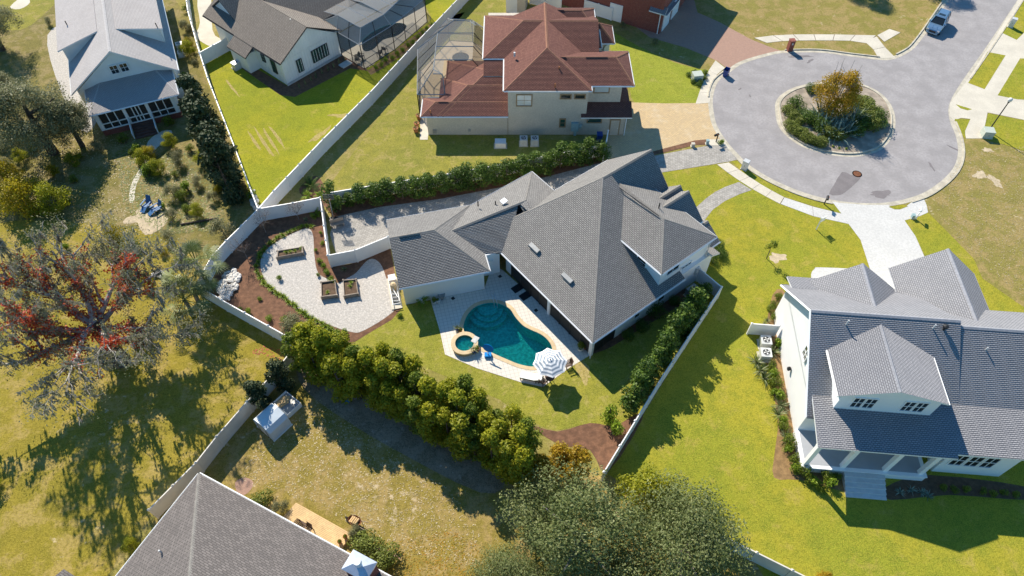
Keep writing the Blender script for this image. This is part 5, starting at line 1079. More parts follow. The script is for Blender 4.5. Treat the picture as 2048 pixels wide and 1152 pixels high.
# ------------------------------------------------------------------ vine-covered oak in the field
def big_oak():
    g = np.random.default_rng(17); e = thing('oak_tree', 'huge half bare oak with spanish moss and red vines in the field', 'tree', gp(243,722))
    tr = MB(); br = MB(); moss_p = []; vine_p = []; leaf_p = []
    tr.tube([(0,0,-.2),(-.2,.2,1.5),(-.5,.6,3.2),(-.7,.9,4.6)], [.85,.6,.55,.42], 10)
    def limb(p, d, L, r, depth, tipleaf):
        n = 6 if depth == 0 else 4; pts = [np.array(p,float)]; d = np.array(d,float); d /= np.linalg.norm(d)
        for i in range(n):
            d = d+g.normal(0,.22 if depth else .17,3)+np.array([0,0,.05 if depth else .02]); d /= np.linalg.norm(d); pts.append(pts[-1]+d*L/n)
        rad = [max(.018,r*(1-.82*i/n)) for i in range(n+1)]; br.tube([tuple(q) for q in pts], rad, 6 if depth < 2 else 4)
        for i in range(1,n+1):
            for _ in range(4 if depth == 0 else 3):
                f = g.uniform(); q = pts[i-1]+(pts[i]-pts[i-1])*f; moss_p.append((q, depth))
                if depth <= 1 and math.hypot(q[0]+.7,q[1]-.9) < 5.6: vine_p.append((q,r*(1-.7*i/n)))
        if depth < 3:
            k = {0:7,1:5,2:3}[depth]
            for j in range(k):
                i = int(g.integers(1,n+1)); dd = d*.5+(pts[i]-pts[i-1])/np.linalg.norm(pts[i]-pts[i-1])*.6+g.normal(0,.55,3); dd[2] = dd[2]*.6+.12
                limb(pts[i], dd, L*g.uniform(.32,.55), rad[i]*.62+.01, depth+1, tipleaf)
        else: leaf_p.append(pts[-1]); leaf_p.append(pts[-2])
    for a,el,L,r in [(100,48,8.5,.34),(135,40,9,.32),(165,35,8.5,.30),(200,30,8.5,.3),(235,26,8.5,.3),(275,24,7.5,.28),(318,26,7.5,.28),(358,32,7.5,.26),(35,40,7.5,.26),(70,52,8,.28)]:
        limb((-.7,.9,4.0+g.uniform(-.8,.6)), (math.cos(R(a))*math.cos(R(el)),math.sin(R(a))*math.cos(R(el)),math.sin(R(el))), L, r, 0, True)
    ob('trunk', tr.mesh('trunk', M['bark_dark'], uv=False), e, loc=(0,0,0)); ob('branches', br.mesh('branches', M['bark_pale'], uv=False), e, loc=(0,0,0))
    V = []; Q = []; T = []
    for q, dep in moss_p:
        if g.uniform() < .24:
            l = g.uniform(.4,1.6)*(1 if dep < 2 else .7); a = g.uniform(0,6.28); w_ = g.uniform(.05,.13)*np.array([math.cos(a),math.sin(a),0]); o = len(V)
            V += [q-w_, q+w_, q+w_*.7-np.array([0,0,l*.6]), q-w_*.6-np.array([0,0,l*.6]), q+g.normal(0,.05,3)-np.array([0,0,l])]; Q += [(o,o+1,o+2,o+3),(o+3,o+2,o+4,o+4)]; T += [g.uniform()]*2
    Qa = np.array(Q); me = np_mesh('moss', np.array(V), Qa, [M['moss']], np.array(T)); me.validate(); ob('moss', me, e, loc=(0,0,0))
    P = []
    for q, r in vine_p:
        if g.uniform() < .62:
            m = g.integers(16,40); P.append(q+g.normal(0,.2+r*.5,(m,3))-np.array([0,0,.08]))
    P = np.concatenate(P); v,qq = leaf_quads(g, P, g.normal(0,1,(len(P),3))+np.array([0,0,.8]), .2, .7); ob('red_vine', np_mesh('red_vine', v, qq, [M['lf_red']], g.uniform(0,1,len(P))), e, loc=(0,0,0))
    P = [q+g.normal(0,.34,(int(g.integers(16,38)),3)) for q in leaf_p if g.uniform() < .5]; P = np.concatenate(P); v,qq = leaf_quads(g, P, g.normal(0,1,(len(P),3))+np.array([0,0,.6]), .16, .5)
    ob('leaves', np_mesh('leaves', v, qq, [M['lf_grey']], g.uniform(0,1,len(P))), e, loc=(0,0,0))
    return e
big_oak()
# ------------------------------------------------------------------ planting on the road island
g_i = np.random.default_rng(5)
def autumn_tree():
    e = thing('autumn_tree', 'golden autumn tree with bare top on the road island', 'tree', gp(1655,232)); g = np.random.default_rng(21); mb = MB()
    for k in range(7):
        a = k*.9; mb.tube([(0,0,0),(math.cos(a)*.5,math.sin(a)*.5,2),(math.cos(a)*1.1,math.sin(a)*1.1,4.6),(math.cos(a)*1.3,math.sin(a)*1.3,7.0)], [.1,.07,.04,.012], 5)
        for j in range(7): z = g.uniform(2.5,5.2); b = a+g.normal(0,.6); f = z/5; mb.tube([(math.cos(a)*f,math.sin(a)*f,z),(math.cos(b)*(f+.8),math.sin(b)*(f+.8),z+.9)], [.025,.006], 4)
    ob('branches', mb.mesh('branches', M['bark'], uv=False), e, loc=(0,0,0)); bl = crown_blobs(g, .8, 6.4, 3.0, 2.7, 44, .85); v,q,t = blob_leaves(g, bl, 11000, .18, .6, .4); ob('crown', np_mesh('crown', v, q, [M['lf_orange']], t), e, loc=(0,0,0))
autumn_tree()
for i,(u,v) in enumerate([(1640,238),(1652,252),(1668,258),(1684,262),(1700,250),(1690,242),(1712,238),(1660,270),(1645,262),(1676,246),(1632,250),(1650,240),(1700,262),(1690,272),(1672,272),(1708,246)]): K_agave.put(gp(u,v), '%s blue-green yucca from the west in the island clump' % ordn(i+1), i, rnd.uniform(1.7,2.3), 'yuccas on the road island')
isl_s = [(1592,216,.9,1),(1574,225,.7,0),(1582,238,.8,0),(1606,240,.9,1),(1622,250,.9,1),(1640,262,.9,1),(1655,272,.9,0),(1675,279,.75,0),(1595,248,.7,0),(1720,222,1.0,0),(1732,232,1.1,0),(1745,240,1.1,0),(1755,250,1.05,1),(1735,246,1.1,0),(1722,250,1.0,1),(1740,256,1.0,0),(1712,258,.95,1),(1708,272,.8,1),(1700,205,.9,0),(1717,210,.9,0),(1622,183,.7,1),(1730,215,.9,0)]
for i,(u,v,s_,k) in enumerate(isl_s): (K_clipd if k else K_clip).put(gp(u,v), '%s clipped shrub on the road island counting from the blue bin side' % ordn(i+1), i, s_*1.75, 'clipped shrubs on the road island')
for i,(u,v) in enumerate(interp([(1578,256),(1592,268),(1608,278),(1624,287),(1642,293)], 9, 2, 9)): K_clip.put(gp(u,v), '%s low yellow green shrub from the west along the island kerb' % ordn(i+1), i, 1.25, 'low hedge along the island kerb')
for i,(u,v) in enumerate([(1664,295),(1677,298),(1692,300),(1571,214),(1577,246)]): K_lime[i%2].put(gp(u,v), '%s tiny plant in the bare mulch of the road island' % ordn(i+1), i, .4, 'tiny plants on the island')
# ------------------------------------------------------------------ planting beds at the slate-roofed house
bedp = [(1512,725),(1520,742),(1528,758),(1537,735),(1545,752),(1548,775),(1553,795),(1560,812),(1547,790),(1556,830),(1566,842),(1563,860),(1572,876),(1580,888),(1574,905),(1584,918),(1590,940),(1600,950),(1552,690),(1545,705)]
for i,(u,v) in enumerate(bedp):
    sp = i in (0,1,2,9,12,7,19); kk = K_spike if sp else (K_bush if i%2 else K_lime)[i%2]
    kk.put(gp(u,v), '%s %s from the air conditioners in the bed along the slate-roofed house' % (ordn(i+1), 'pale spiky plant' if sp else 'leafy shrub'), i, 1.7 if sp else rnd.uniform(.9,1.25), 'bed along the slate-roofed house')
for i,(u,v,k,s_) in enumerate([(1622,968,1,1.1),(1640,975,0,.9),(1660,972,1,1.2),(1612,960,0,.8),(1650,955,0,.9),(1672,958,0,.7)]): (K_lime if k else K_bush)[i%2].put(gp(u,v), '%s sunlit shrub from the corner beside the porch steps' % ordn(i+1), i, s_, 'shrubs beside the porch steps')
for i,(u,v) in enumerate([(1800,985),(1822,980),(1842,985),(1855,992)]): K_agave.put(gp(u,v), '%s blue-grey shaded plant right of the porch steps' % ordn(i+1), i, .5, 'shaded plants right of the porch steps')
for i,(u,v) in enumerate(interp([(1885,975),(1930,982),(1985,990),(2030,990)], 7, 3, 8)): K_bush[i%2].put(gp(u,v), '%s low shaded shrub from the porch under the triple window' % ordn(i+1), i, .6, 'shaded shrubs under the triple window')
for i,(u,v) in enumerate([(1538,622),(1548,612),(1556,598),(1543,636),(1534,642),(1528,650)]): (K_spike if i > 3 else K_bush[i%2]).put(gp(u,v), '%s plant from the back in the bed behind the white screen fence' % ordn(i+1), i, .8, 'bed behind the white screen fence')
# pool house side beds, farmhouse beds
for i,(u,v,s_) in enumerate([(1312,625,1.5),(1285,655,1.0),(1255,672,.9),(1345,605,.9),(1430,500,1.2),(1438,515,1.0),(1425,525,.9)]): K_clipd.put(gp(u,v), '%s dark shrub from the lanai along the shaded side of the pool house' % ordn(i+1), i, s_, 'shrubs round the pool house')
for i,(u,v) in enumerate(interp([(600,176),(640,152),(690,122)], 9, 1, 3)): K_spike.put(gp(u,v), '%s thin upright plant from the corner along the farmhouse gable' % ordn(i+1), i, (.5,.5,1.6), 'plants along the farmhouse gable')
for i,(u,v) in enumerate(interp([(752,140),(800,108),(845,70),(866,52)], 12, 1, 4)): K_lime[i%2].put(gp(u,v), '%s yellow green plant from the front corner along the dark pool enclosure' % ordn(i+1), i, .8, 'plants along the dark pool enclosure')
for i,(u,v) in enumerate([(1378,152),(1386,165),(1400,166),(1408,158),(1388,147),(1410,148),(1398,172)]): K_clipd.put(gp(u,v), '%s round shrub around the pale green transformer' % ordn(i+1), i, .55, 'shrubs around the transformer')
K_lime[0].put(gp(708,1072), 'round shrub beside the wooden deck end', 0, .9); K_clip.put(gp(735,1092), 'clipped hedge mass between the deck and the chimney', 0, (2.2,1.6,1.4)); K_clip.put(gp(770,1120), 'clipped hedge mass right of the chimney', 1, (2.0,1.6,1.4)); K_clip.put(gp(520,1010), 'clipped hedge along the charcoal roof eave', 1, (1.9,1.2,1.3)); K_olive.put(gp(565,1020), 'dry grey shrub between the clipped hedge and deck', 1, .5); K_olive.put(gp(712,1068), 'dry shrub at the deck corner', 2, .45)
K_lime[1].put(gp(1441,287), 'small yellow plant at the foot of the black mailbox by the pavers', 0, .8); K_lime[1].put(gp(800,632), 'small green plant at the gravel end by the pool equipment', 0, .6)
# ------------------------------------------------------------------ river rock pile
def rocks(name, label, px, n, seed, size):
    g = np.random.default_rng(seed); poly = S2(px); xs = [p[0] for p in poly]; ys = [p[1] for p in poly]; bm = bmesh.new(); c = 0
    while c < n:
        x, y = g.uniform(min(xs),max(xs)), g.uniform(min(ys),max(ys))
        if not inside((x,y),poly): continue
        r = size*g.uniform(.5,1.3); bmesh.ops.create_icosphere(bm, subdivisions=1, radius=1, matrix=Matrix.Translation((x,y,r*.4+g.uniform(0,.12))) @ Matrix.Rotation(g.uniform(0,6),4,'Z') @ Matrix.Diagonal((r*g.uniform(.8,1.4),r,r*.65,1))); c += 1
    for v in bm.verts: v.co += Vector(g.normal(0,size*.08,3))
    me = bpy.data.meshes.new(name); bm.to_mesh(me); bm.free(); me.materials.append(M['rock']); o = ob(name, me); return tag(o, label, 'rocks', kind='stuff')
rocks('rock_pile', 'pile of pale river rocks at the garden fence by the palms', [(432,578),(448,548),(470,538),(482,552),(474,580),(458,602),(440,598)], 260, 1, .17)
rocks('rock_pile', 'shaded stones at the foot of the magnolia fence', [(498,395),(508,380),(520,418),(512,425)], 60, 2, .2); rocks('rock_pile', 'scatter of stones beside the vine covered oak', [(305,545),(330,548),(328,556),(306,553)], 18, 3, .25)
# ------------------------------------------------------------------ fallen vine leaves, weeds and tufts too many to count
def tufts(name, label, px, n, seed, size, lm, dens=None):
    g = np.random.default_rng(seed); poly = S2(px); P = np.array(poly); lo, hi = P.min(0), P.max(0); pts = []
    while len(pts) < n:
        x, y = g.uniform(lo,hi)
        if inside((x,y),poly): pts.append((x,y,g.uniform(.016,.03)))
    pts = np.array(pts); v,q = leaf_quads(g, pts, np.tile(np.array([[0,.05,1.0]]),(n,1)), size, .5, .06); o = ob(name, np_mesh(name, v, q, [M[lm]], g.uniform(0,1,n))); return tag(o, label, 'grass', kind='stuff')
tufts('weeds', 'pale dry tufts over the yard below the tree screen', [(560,820),(640,800),(760,880),(900,980),(960,1060),(950,1140),(760,1090),(640,1010),(480,960),(520,880)], 2600, 1, .14, 'lf_tan')
tufts('weeds', 'dry leaf litter over the cottage garden', [(150,250),(330,280),(420,380),(440,460),(330,470),(200,470),(60,440),(0,400),(60,330)], 2500, 2, .16, 'lf_tan')
tufts('weeds', 'green weeds over the cottage garden', [(230,300),(400,300),(450,430),(440,460),(330,470),(250,420)], 3500, 3, .2, 'lf_mid')
tufts('weeds', 'dry tufts over the vacant lot right of the road', [(1930,300),(2100,290),(2150,640),(2050,600),(1960,520),(1880,440),(1870,400)], 3500, 4, .14, 'lf_tan')
tufts('weeds', 'orange weeds in the corner of the dry yard', [(760,1090),(900,1060),(960,1090),(980,1200),(780,1200)], 1500, 5, .14, 'lf_orange')
tufts('fallen_leaves', 'fallen red leaves along the field side of the garden fence', [(520,690),(590,706),(560,720),(500,706)], 90, 6, .16, 'lf_red')

# ------------------------------------------------------------------ things: pool side
def striped_umbrella(c, label):
    e = thing('patio_umbrella', label, 'umbrella', (c[0],c[1],0)); n, rr, zt, zb = 8, 1.5, 2.62, 2.12
    MB().tube([(c[0],c[1],0),(c[0],c[1],2.7)], .028, 8).build('pole', M['white'], e, uv=False); MB().lathe([(.3,0),(.28,.08),(.06,.12)], c, 16).build('base', M['grey_metal'], e, uv=False); MB().lathe([(.05,2.6),(.05,2.72),(.01,2.76)], c, 8).build('finial', M['grey_metal'], e, uv=False)
    for k in range(n):
        a0, a1 = 2*math.pi*(k+.15)/n, 2*math.pi*(k+1.15)/n; mb = MB(); bands = 9; ring = []
        for j in range(bands+1):
            f = j/bands; r = rr*f; z = zt-(zt-zb)*f**1.25; sag = .06*f
            p0 = (c[0]+r*math.cos(a0),c[1]+r*math.sin(a0),z); p1 = (c[0]+r*math.cos(a1),c[1]+r*math.sin(a1),z); am = (a0+a1)/2; rm_ = r*math.cos(math.pi/n)*(1-.06*f)
            ring.append((p0,(c[0]+rm_*math.cos(am),c[1]+rm_*math.sin(am),z-sag*.4),p1))
        for j in range(bands):
            A, B = ring[j], ring[j+1]; mb.add([A[0],A[1],A[2],B[0],B[1],B[2]],[(0,3,4,1),(1,4,5,2)], 1 if j%2 == 1 else 0)
        mb.build('canopy_panel', [M['canvas_white'],M['canvas_blue']], e, uv=False)
        MB().tube([(c[0],c[1],zt-.05),(c[0]+rr*math.cos(a0),c[1]+rr*math.sin(a0),zb-.03)], .012, 4).build('rib', M['grey_metal'], e, uv=False)
    return e
um = S(1100.7,719,2.62); striped_umbrella((um[0],um[1],0), 'open patio umbrella with slate and white stripes at the pool corner')
def chair(loc, rz, label, m='chair_wood', seat=None, name='patio_chair', sc3=1.0):
    e = thing(name, label, 'chair', loc, rz); e.scale = (sc3,)*3
    P = lambda nm, mb, mm: ob(nm, mb.mesh(nm, M[mm], uv=False), e, loc=(0,0,0))
    for x in (-.26,.26):
        for y in (-.26,.26): P('leg', MB().box(x-.025,x+.025,y-.025,y+.025,0,.42 if y < 0 else .9), m)
        P('armrest', MB().box(x-.04,x+.04,-.3,.28,.6,.64), m)
    for k in range(6): P('seat_slat', MB().box(-.27,.27,-.29+k*.095,-.29+k*.095+.07,.42,.45), seat or m)
    for k in range(6): x = -.25+k*.085; P('back_slat', MB().add([(x,.24,.46),(x+.06,.24,.46),(x+.06,.36,.98),(x,.36,.98),(x,.27,.46),(x+.06,.27,.46),(x+.06,.39,.98),(x,.39,.98)],[(0,1,2,3),(7,6,5,4),(0,3,7,4),(1,5,6,2),(3,2,6,7),(0,4,5,1)]), seat or m)
    return e
chair(gp(1136,733), R(-70), 'dark wooden folding chair right of the striped umbrella'); chair(gp(1086,768), R(130), 'dark wooden folding chair below the striped umbrella')
tb = thing('patio_table', 'small round table under the striped umbrella', 'table', gp(1099,762)); ob('top', MB().lathe([(.42,.68),(.42,.72),(.01,.72)], (0,0,0), 18).mesh('top', M['chair_wood'], uv=False), tb, loc=(0,0,0)); ob('leg', MB().tube([(0,0,0),(0,0,.68)], .05, 8).mesh('leg', M['chair_wood'], uv=False), tb, loc=(0,0,0))
def lounger(loc, rz, label):
    e = thing('sun_lounger', label, 'lounger', loc, rz); P = lambda nm, mb, mm: ob(nm, mb.mesh(nm, M[mm], uv=False), e, loc=(0,0,0))
    P('frame', MB().box(-.95,.95,-.35,-.29,.3,.37).box(-.95,.95,.29,.35,.3,.37).box(-.95,-.89,-.29,.29,.3,.36).box(.89,.95,-.29,.29,.3,.36), 'chair_wood')
    for x in (-.85,.5):
        for y in (-.32,.32): P('leg', MB().box(x-.03,x+.03,y-.03,y+.03,0,.3), 'chair_wood')
    P('seat_cushion', MB().box(-.95,.35,-.34,.34,.37,.47), 'canvas_white'); P('back_cushion', MB().add([(.36,-.34,.40),(.36,.34,.40),(1.0,.34,.72),(1.0,-.34,.72),(.33,-.34,.5),(.33,.34,.5),(.96,.34,.82),(.96,-.34,.82)],[(0,1,2,3),(7,6,5,4),(0,4,5,1),(3,2,6,7),(0,3,7,4),(1,5,6,2)]), 'canvas_white'); return e
lounger(gp(1062,758), R(-14), 'white cushioned sun lounger left of the striped umbrella')
hp = thing('basketball_hoop', 'small blue poolside basketball hoop on the pool edge', 'hoop', gp(976,712)); b_ = hp.location
MB().box(b_[0]-.3,b_[0]+.3,b_[1]-.22,b_[1]+.22,.02,.3).build('base', M['blue_plastic'], hp, uv=False); MB().tube([(b_[0],b_[1],.3),(b_[0]+.05,b_[1]+.1,1.0)], .05, 6).build('pole', M['white_pot'], hp, uv=False)
bb = MB().lathe([(.42,0),(.42,.04),(.01,.04)], (0,0,0), 20).mesh('backboard', M['blue_plastic'], uv=False); o = obw('backboard', bb, hp, (b_[0]+.05,b_[1]+.14,1.1)); o.rotation_euler = (R(62),0,R(-25)); o.scale = (1.25,.85,1)
for i,(u,v) in enumerate([(1036,576),(1052,591)]):
    o = MB().box(-.62,.62,-.38,.38,.02,.05,0,Fr(S(u,v)[:2],38)).build('door_mat', M['black'], None, uv=False); tag(o, 'black door mat on the pool deck, %s the lanai door' % ('upper one at' if i == 0 else 'lower one beside'), 'mat')
o = MB().box(-.42,.42,-.28,.28,.02,.05,0,Fr(S(977,544)[:2],14)).build('door_mat', M['black'], None, uv=False); tag(o, 'small dark mat at the door between garage and lanai', 'mat')
for i,(u,v) in enumerate([(1000,553),(906,597),(1072,621)]): tag(MB().box(-.16,.16,-.16,.16,.022,.032,0,Fr(S(u,v)[:2],38)).build('drain_grate', M['black'], None, uv=False), 'small dark drain grate on the pool deck, %s' % ('nearest the link door','nearest the garage wall','nearest the lanai post')[i], 'drain')
def pot(u, v, label, pm, r=.22, h=.38, plant=None, ps=.6):
    e = thing('potted_plant', label, 'potted plant', gp(u,v)); ob('pot', MB().lathe([(r*.7,0),(r,h),(r*1.1,h),(r*1.1,h+.04),(r*.9,h+.04),(r*.88,h-.03),(.01,h-.03)], (0,0,.02), 14).mesh('pot', M[pm], uv=False), e, loc=(0,0,0))
    if plant:
        o = ob('foliage', plant.parts[-1][1], e, loc=(0,0,h*.8)); o.scale = (ps,)*3
    return e
pot(915,662,'spiky plant in a blue pot at the top of the spa','dark_pot',.22,.4,K_spike,.9); pot(921,664,'small leafy pot beside the spiky blue pot by the spa','terracotta',.18,.3,K_bush[0],.4); pot(948,706,'blue pot of spiky leaves below the spa','dark_pot',.24,.42,K_spike,1.0); pot(955,702,'terracotta pot below the spa','terracotta',.2,.32,K_bush[1],.45)
pot(845,606,'white pot with a tall banana-like stem at the garage wall','white_pot',.25,.45,K_dwarf,.75); pot(869,607,'purple flowering pot at the deck corner','white_pot',.25,.4,K_bush[0],.55); pot(877,605,'pale pot beside the purple flowers','white_pot',.22,.4,K_bush[1],.3); pot(884,597,'round dark pot against the garage wall','grey_metal',.32,.55)
pot(1160,700,'white pot with bushy plant beside the lanai corner post','white_pot',.3,.4,K_bush[0],.75); pot(1170,697,'small pot right beside the lanai corner post','terracotta',.22,.3,K_bush[1],.6)
for i,(u,v) in enumerate([(838,238),(834,254),(832,264)]): pot(u,v,'terracotta pot on the beige house side patio, %s of three' % ('farthest','middle','nearest')[i],'terracotta',.3,.55,K_spike,.8)
# pool equipment by the garage end wall
pe = thing('pool_equipment', 'pool pump, filter tank and pipes on a pad beside the garage', 'pool equipment', gp(790,585), R(14)); W_ = Fr(S(789,582)[:2],14)
MB().box(-.55,.45,-2.2,1.6,.02,.1,0,W_).build('pad', M['concrete'], pe, uv=False); MB().box(-.35,.35,.7,1.4,.1,.85,0,W_).build('heater', M['white_pot'], pe, uv=False); MB().lathe([(.3,0),(.32,.5),(.25,.75),(.08,.85)], W_.w(0,.2,.1), 14).build('filter_tank', M['coping'], pe, uv=False)
for k in range(3): MB().tube([W_.w(-.25,-.6-k*.4,.25),W_.w(.25,-.7-k*.4,.25)], .13, 8).build('pump', M['grey_metal'], pe, uv=False)
for k,(x0,y0,x1,y1) in enumerate(((-.35,1.2,-.35,-1.9),(.3,1.4,.3,-1.6),(-.35,-1.9,.35,-1.9),(-.2,.2,.2,-1.2),(-.4,.6,.3,.6))): MB().tube([W_.w(x0,y0,.35+.06*k),W_.w(x1,y1,.35+.06*k)], .04, 6).build('pipe', M['white'], pe, uv=False)
# raised beds
def raised_bed(corners, label, h=.5):
    p = ccw(S2(corners)); e = thing('raised_bed', label, 'planter', (sum(q[0] for q in p)/4,sum(q[1] for q in p)/4,0)); n = 4
    inn = [tuple(np.array(q)+(np.array([e.location.x,e.location.y])-np.array(q))*.09) for q in p]
    for i in range(4):
        a,b,c,d_ = p[i],p[(i+1)%4],inn[(i+1)%4],inn[i]
        for j in range(2): MB().prism([a,b,c,d_] if area2([a,b,c,d_]) > 0 else [d_,c,b,a], .02+j*h/2+.006, .02+(j+1)*h/2-.006).build('board', M['timber'], e, uv=False)
        MB().box(a[0]-.06,a[0]+.06,a[1]-.06,a[1]+.06,0,h+.05).build('corner_post', M['timber'], e, uv=False)
    MB().prism(inn, .02, h*.72).build('soil', M['soil'], e, uv=False); return e
for px,l,pl in (([(556,521),(608,511),(608,500),(557,508)],'raised timber bed standing alone at the west end of the gravel',[(580,503),(572,504),(602,497),(590,502)]),
             ([(645,600),(676,596),(672,566),(644,570)],'left of the two paired timber beds by the gate',[(660,560),(668,562),(655,585)]),([(690,598),(718,593),(714,564),(688,566)],'right of the two paired timber beds by the gate',[(702,565),(700,572)])):
    raised_bed(px, l)
    for i,(u,v) in enumerate(pl): q = S(u,v,.4); K_clump[i%2].put((q[0],q[1],.36), '%s green plant growing in the %s' % (ordn(i+1), l.replace('raised timber bed standing alone at the west end of the gravel','lone raised bed').replace('left of the two paired timber beds by the gate','left paired raised bed').replace('right of the two paired timber beds by the gate','right paired raised bed')), i, .8)
bh2 = thing('basketball_hoop', 'tall basketball hoop with orange rim by the drive hedge', 'hoop', gp(668,440)); b_ = bh2.location
MB().box(b_[0]-.45,b_[0]+.45,b_[1]-.3,b_[1]+.3,.02,.2).build('base', M['black'], bh2, uv=False); MB().tube([(b_[0],b_[1],.2),(b_[0]+.1,b_[1]+.1,2.9)], .05, 6).build('pole', M['grey_metal'], bh2, uv=False); MB().box(b_[0]-.5,b_[0]+.6,b_[1]+.2,b_[1]+.24,2.8,3.5).build('backboard', M['screen'], bh2, uv=False)
MB().tube([(b_[0]+.1+.23*math.cos(t/8*6.283),b_[1]-.1+.23*math.sin(t/8*6.283),3.0) for t in range(9)], .025, 4).build('rim', M['terracotta'], bh2, uv=False)
bn = thing('garden_bench', 'grey bench against the drive side of the garden fence', 'bench', gp(676,452), R(20)); ob('seat', MB().box(-.7,.7,-.22,.22,.4,.46).mesh('seat', M['timber'], uv=False), bn, loc=(0,0,0)); ob('backrest', MB().box(-.7,.7,.2,.26,.46,.9).mesh('backrest', M['timber'], uv=False), bn, loc=(0,0,0))
for x in (-.6,.6): ob('leg', MB().box(x-.04,x+.04,-.2,.24,0,.4).mesh('leg', M['timber'], uv=False), bn, loc=(0,0,0))
# ------------------------------------------------------------------ air conditioners and service boxes
def ac_unit(u, v, label, deg=0, m='light_metal', s_=.45, h=.85, z=0.0):
    e = thing('air_conditioner', label, 'air conditioner', gp(u,v), R(deg)); P = lambda nm, mb, mm: ob(nm, mb.mesh(nm, M[mm], uv=False), e, loc=(0,0,0))
    P('pad', MB().box(-s_-.1,s_+.1,-s_-.1,s_+.1,0,.08), 'concrete'); P('body', MB().box(-s_,s_,-s_,s_,.08,h), m); P('top', MB().box(-s_-.02,s_+.02,-s_-.02,s_+.02,h,h+.04).lathe([(s_*.78,h+.04),(s_*.78,h+.07)], (0,0,0), 18), m)
    P('grille', MB().lathe([(s_*.7,h+.05),(s_*.7,h+.075),(.01,h+.075)], (0,0,0), 18), 'black')
    for k in range(4): a = k*math.pi/2; P('fan_blade', MB().add([(0,0,h+.08),(math.cos(a)*s_*.6,math.sin(a)*s_*.6,h+.085),(math.cos(a+.7)*s_*.6,math.sin(a+.7)*s_*.6,h+.1)],[(0,1,2)]), m)
    return e
ac_unit(1527,690,'upper air conditioner behind the white screen fence',-5); ac_unit(1527,715,'lower air conditioner below the white screen fence',-5); ac_unit(1384,592,'large air conditioner beside the pool house side wall',38,'grey_metal',.52,1.0)
ac_unit(1047,288,'left of two air conditioners at the beige house wall',0,'light_metal',.42,.85); ac_unit(1069,288,'right of two air conditioners at the beige house wall',0,'light_metal',.42,.85); ac_unit(474,136,'air conditioner at the farmhouse bump-out',49,'light_metal',.42,.8); ac_unit(362,98,'air conditioner beside the cottage wall',23,'white_pot',.4,.8)
ac_unit(364,112,'second pale unit beside the cottage wall',23,'white_pot',.35,.6)
gn = thing('generator', 'white standby generator box on the lawn of the beige house', 'generator', gp(1001,292)); ob('body', MB().box(-.6,.6,-.38,.38,.06,.62).mesh('body', M['white_pot'], uv=False), gn, loc=(0,0,0)); ob('lid', MB().add([(-.63,-.4,.62),(.63,-.4,.62),(.63,.4,.7),(-.63,.4,.7),(-.63,-.4,.68),(.63,-.4,.68),(.63,.4,.78),(-.63,.4,.78)],[(4,5,6,7),(0,1,5,4),(1,2,6,5),(2,3,7,6),(3,0,4,7)]).mesh('lid', M['white_pot'], uv=False), gn, loc=(0,0,0)); ob('pad', MB().box(-.75,.75,-.5,.5,0,.06).mesh('pad', M['concrete'], uv=False), gn, loc=(0,0,0))
def bin_(u, v, label, m, deg=0, open_=False):
    e = thing('wheeled_bin', label, 'bin', gp(u,v), R(deg)); P = lambda nm, mb, mm: ob(nm, mb.mesh(nm, M[mm], uv=False), e, loc=(0,0,0))
    P('body', MB().add([(-.24,-.26,.05),(.24,-.26,.05),(.24,.26,.05),(-.24,.26,.05),(-.3,-.36,1.0),(.3,-.36,1.0),(.3,.36,1.0),(-.3,.36,1.0)],[(0,1,5,4),(1,2,6,5),(2,3,7,6),(3,0,4,7),(3,2,1,0)]), m)
    if open_: P('lid', MB().box(-.3,.3,.36,.42,.35,1.05), m); P('inside', MB().box(-.27,.27,-.32,.32,.6,.62), 'black')
    else: P('lid', MB().box(-.32,.32,-.38,.4,1.0,1.07), m)
    for x in (-.27,.27): P('wheel', MB().tube([(x-.04,.32,.12),(x+.04,.32,.12)], .12, 10), 'tyre')
    return e
bin_(1450,152,'open blue wheeled bin at the kerb by the brick drive','blue_bin',-35,True); bin_(1198,282,'dark blue bin behind the white panel at the beige house','blue_bin',0)
def cabinet(u, v, label, w_, d_, h, m, deg=0, cat='utility box', name='utility_cabinet'):
    e = thing(name, label, cat, gp(u,v), R(deg)); P = lambda nm, mb, mm: ob(nm, mb.mesh(nm, M[mm], uv=False), e, loc=(0,0,0))
    P('plinth', MB().box(-w_/2-.06,w_/2+.06,-d_/2-.06,d_/2+.06,0,.08), 'concrete'); P('body', MB().box(-w_/2,w_/2,-d_/2,d_/2,.08,h), m); P('lid', MB().add([(-w_/2-.03,-d_/2-.03,h),(w_/2+.03,-d_/2-.03,h),(w_/2+.03,d_/2+.03,h),(-w_/2-.03,d_/2+.03,h),(-w_/2-.02,-d_/2-.02,h+.06),(w_/2+.02,-d_/2-.02,h+.06),(w_/2,d_/2,h+.1),(-w_/2,d_/2,h+.1)],[(4,5,6,7),(0,1,5,4),(1,2,6,5),(2,3,7,6),(3,0,4,7)]), m); P('latch', MB().box(-.03,.03,-d_/2-.03,-d_/2,h*.45,h*.6), 'grey_metal'); return e
cabinet(1488,338,'tall pale telecom cabinet on the verge beside the kerb',.62,.5,1.15,'light_metal',-38); cabinet(1971,272,'pale green transformer box at the foot of the street lamp',1.1,1.0,.85,'green_box',-8); cabinet(1393,158,'pale green transformer ringed by round shrubs',1.2,1.0,.75,'green_box',10); cabinet(2020,54,'tall pale cabinet on the verge at the upper right',.6,.5,1.2,'light_metal',-35)
cabinet(1414,288,'small teal utility pedestal in the planting strip',.3,.3,.5,'teal_box'); cabinet(1385,293,'small stone block in the planting strip',.35,.3,.4,'concrete'); cabinet(1824,436,'small green pedestal beside the white mailbox post',.3,.3,.45,'teal_box')
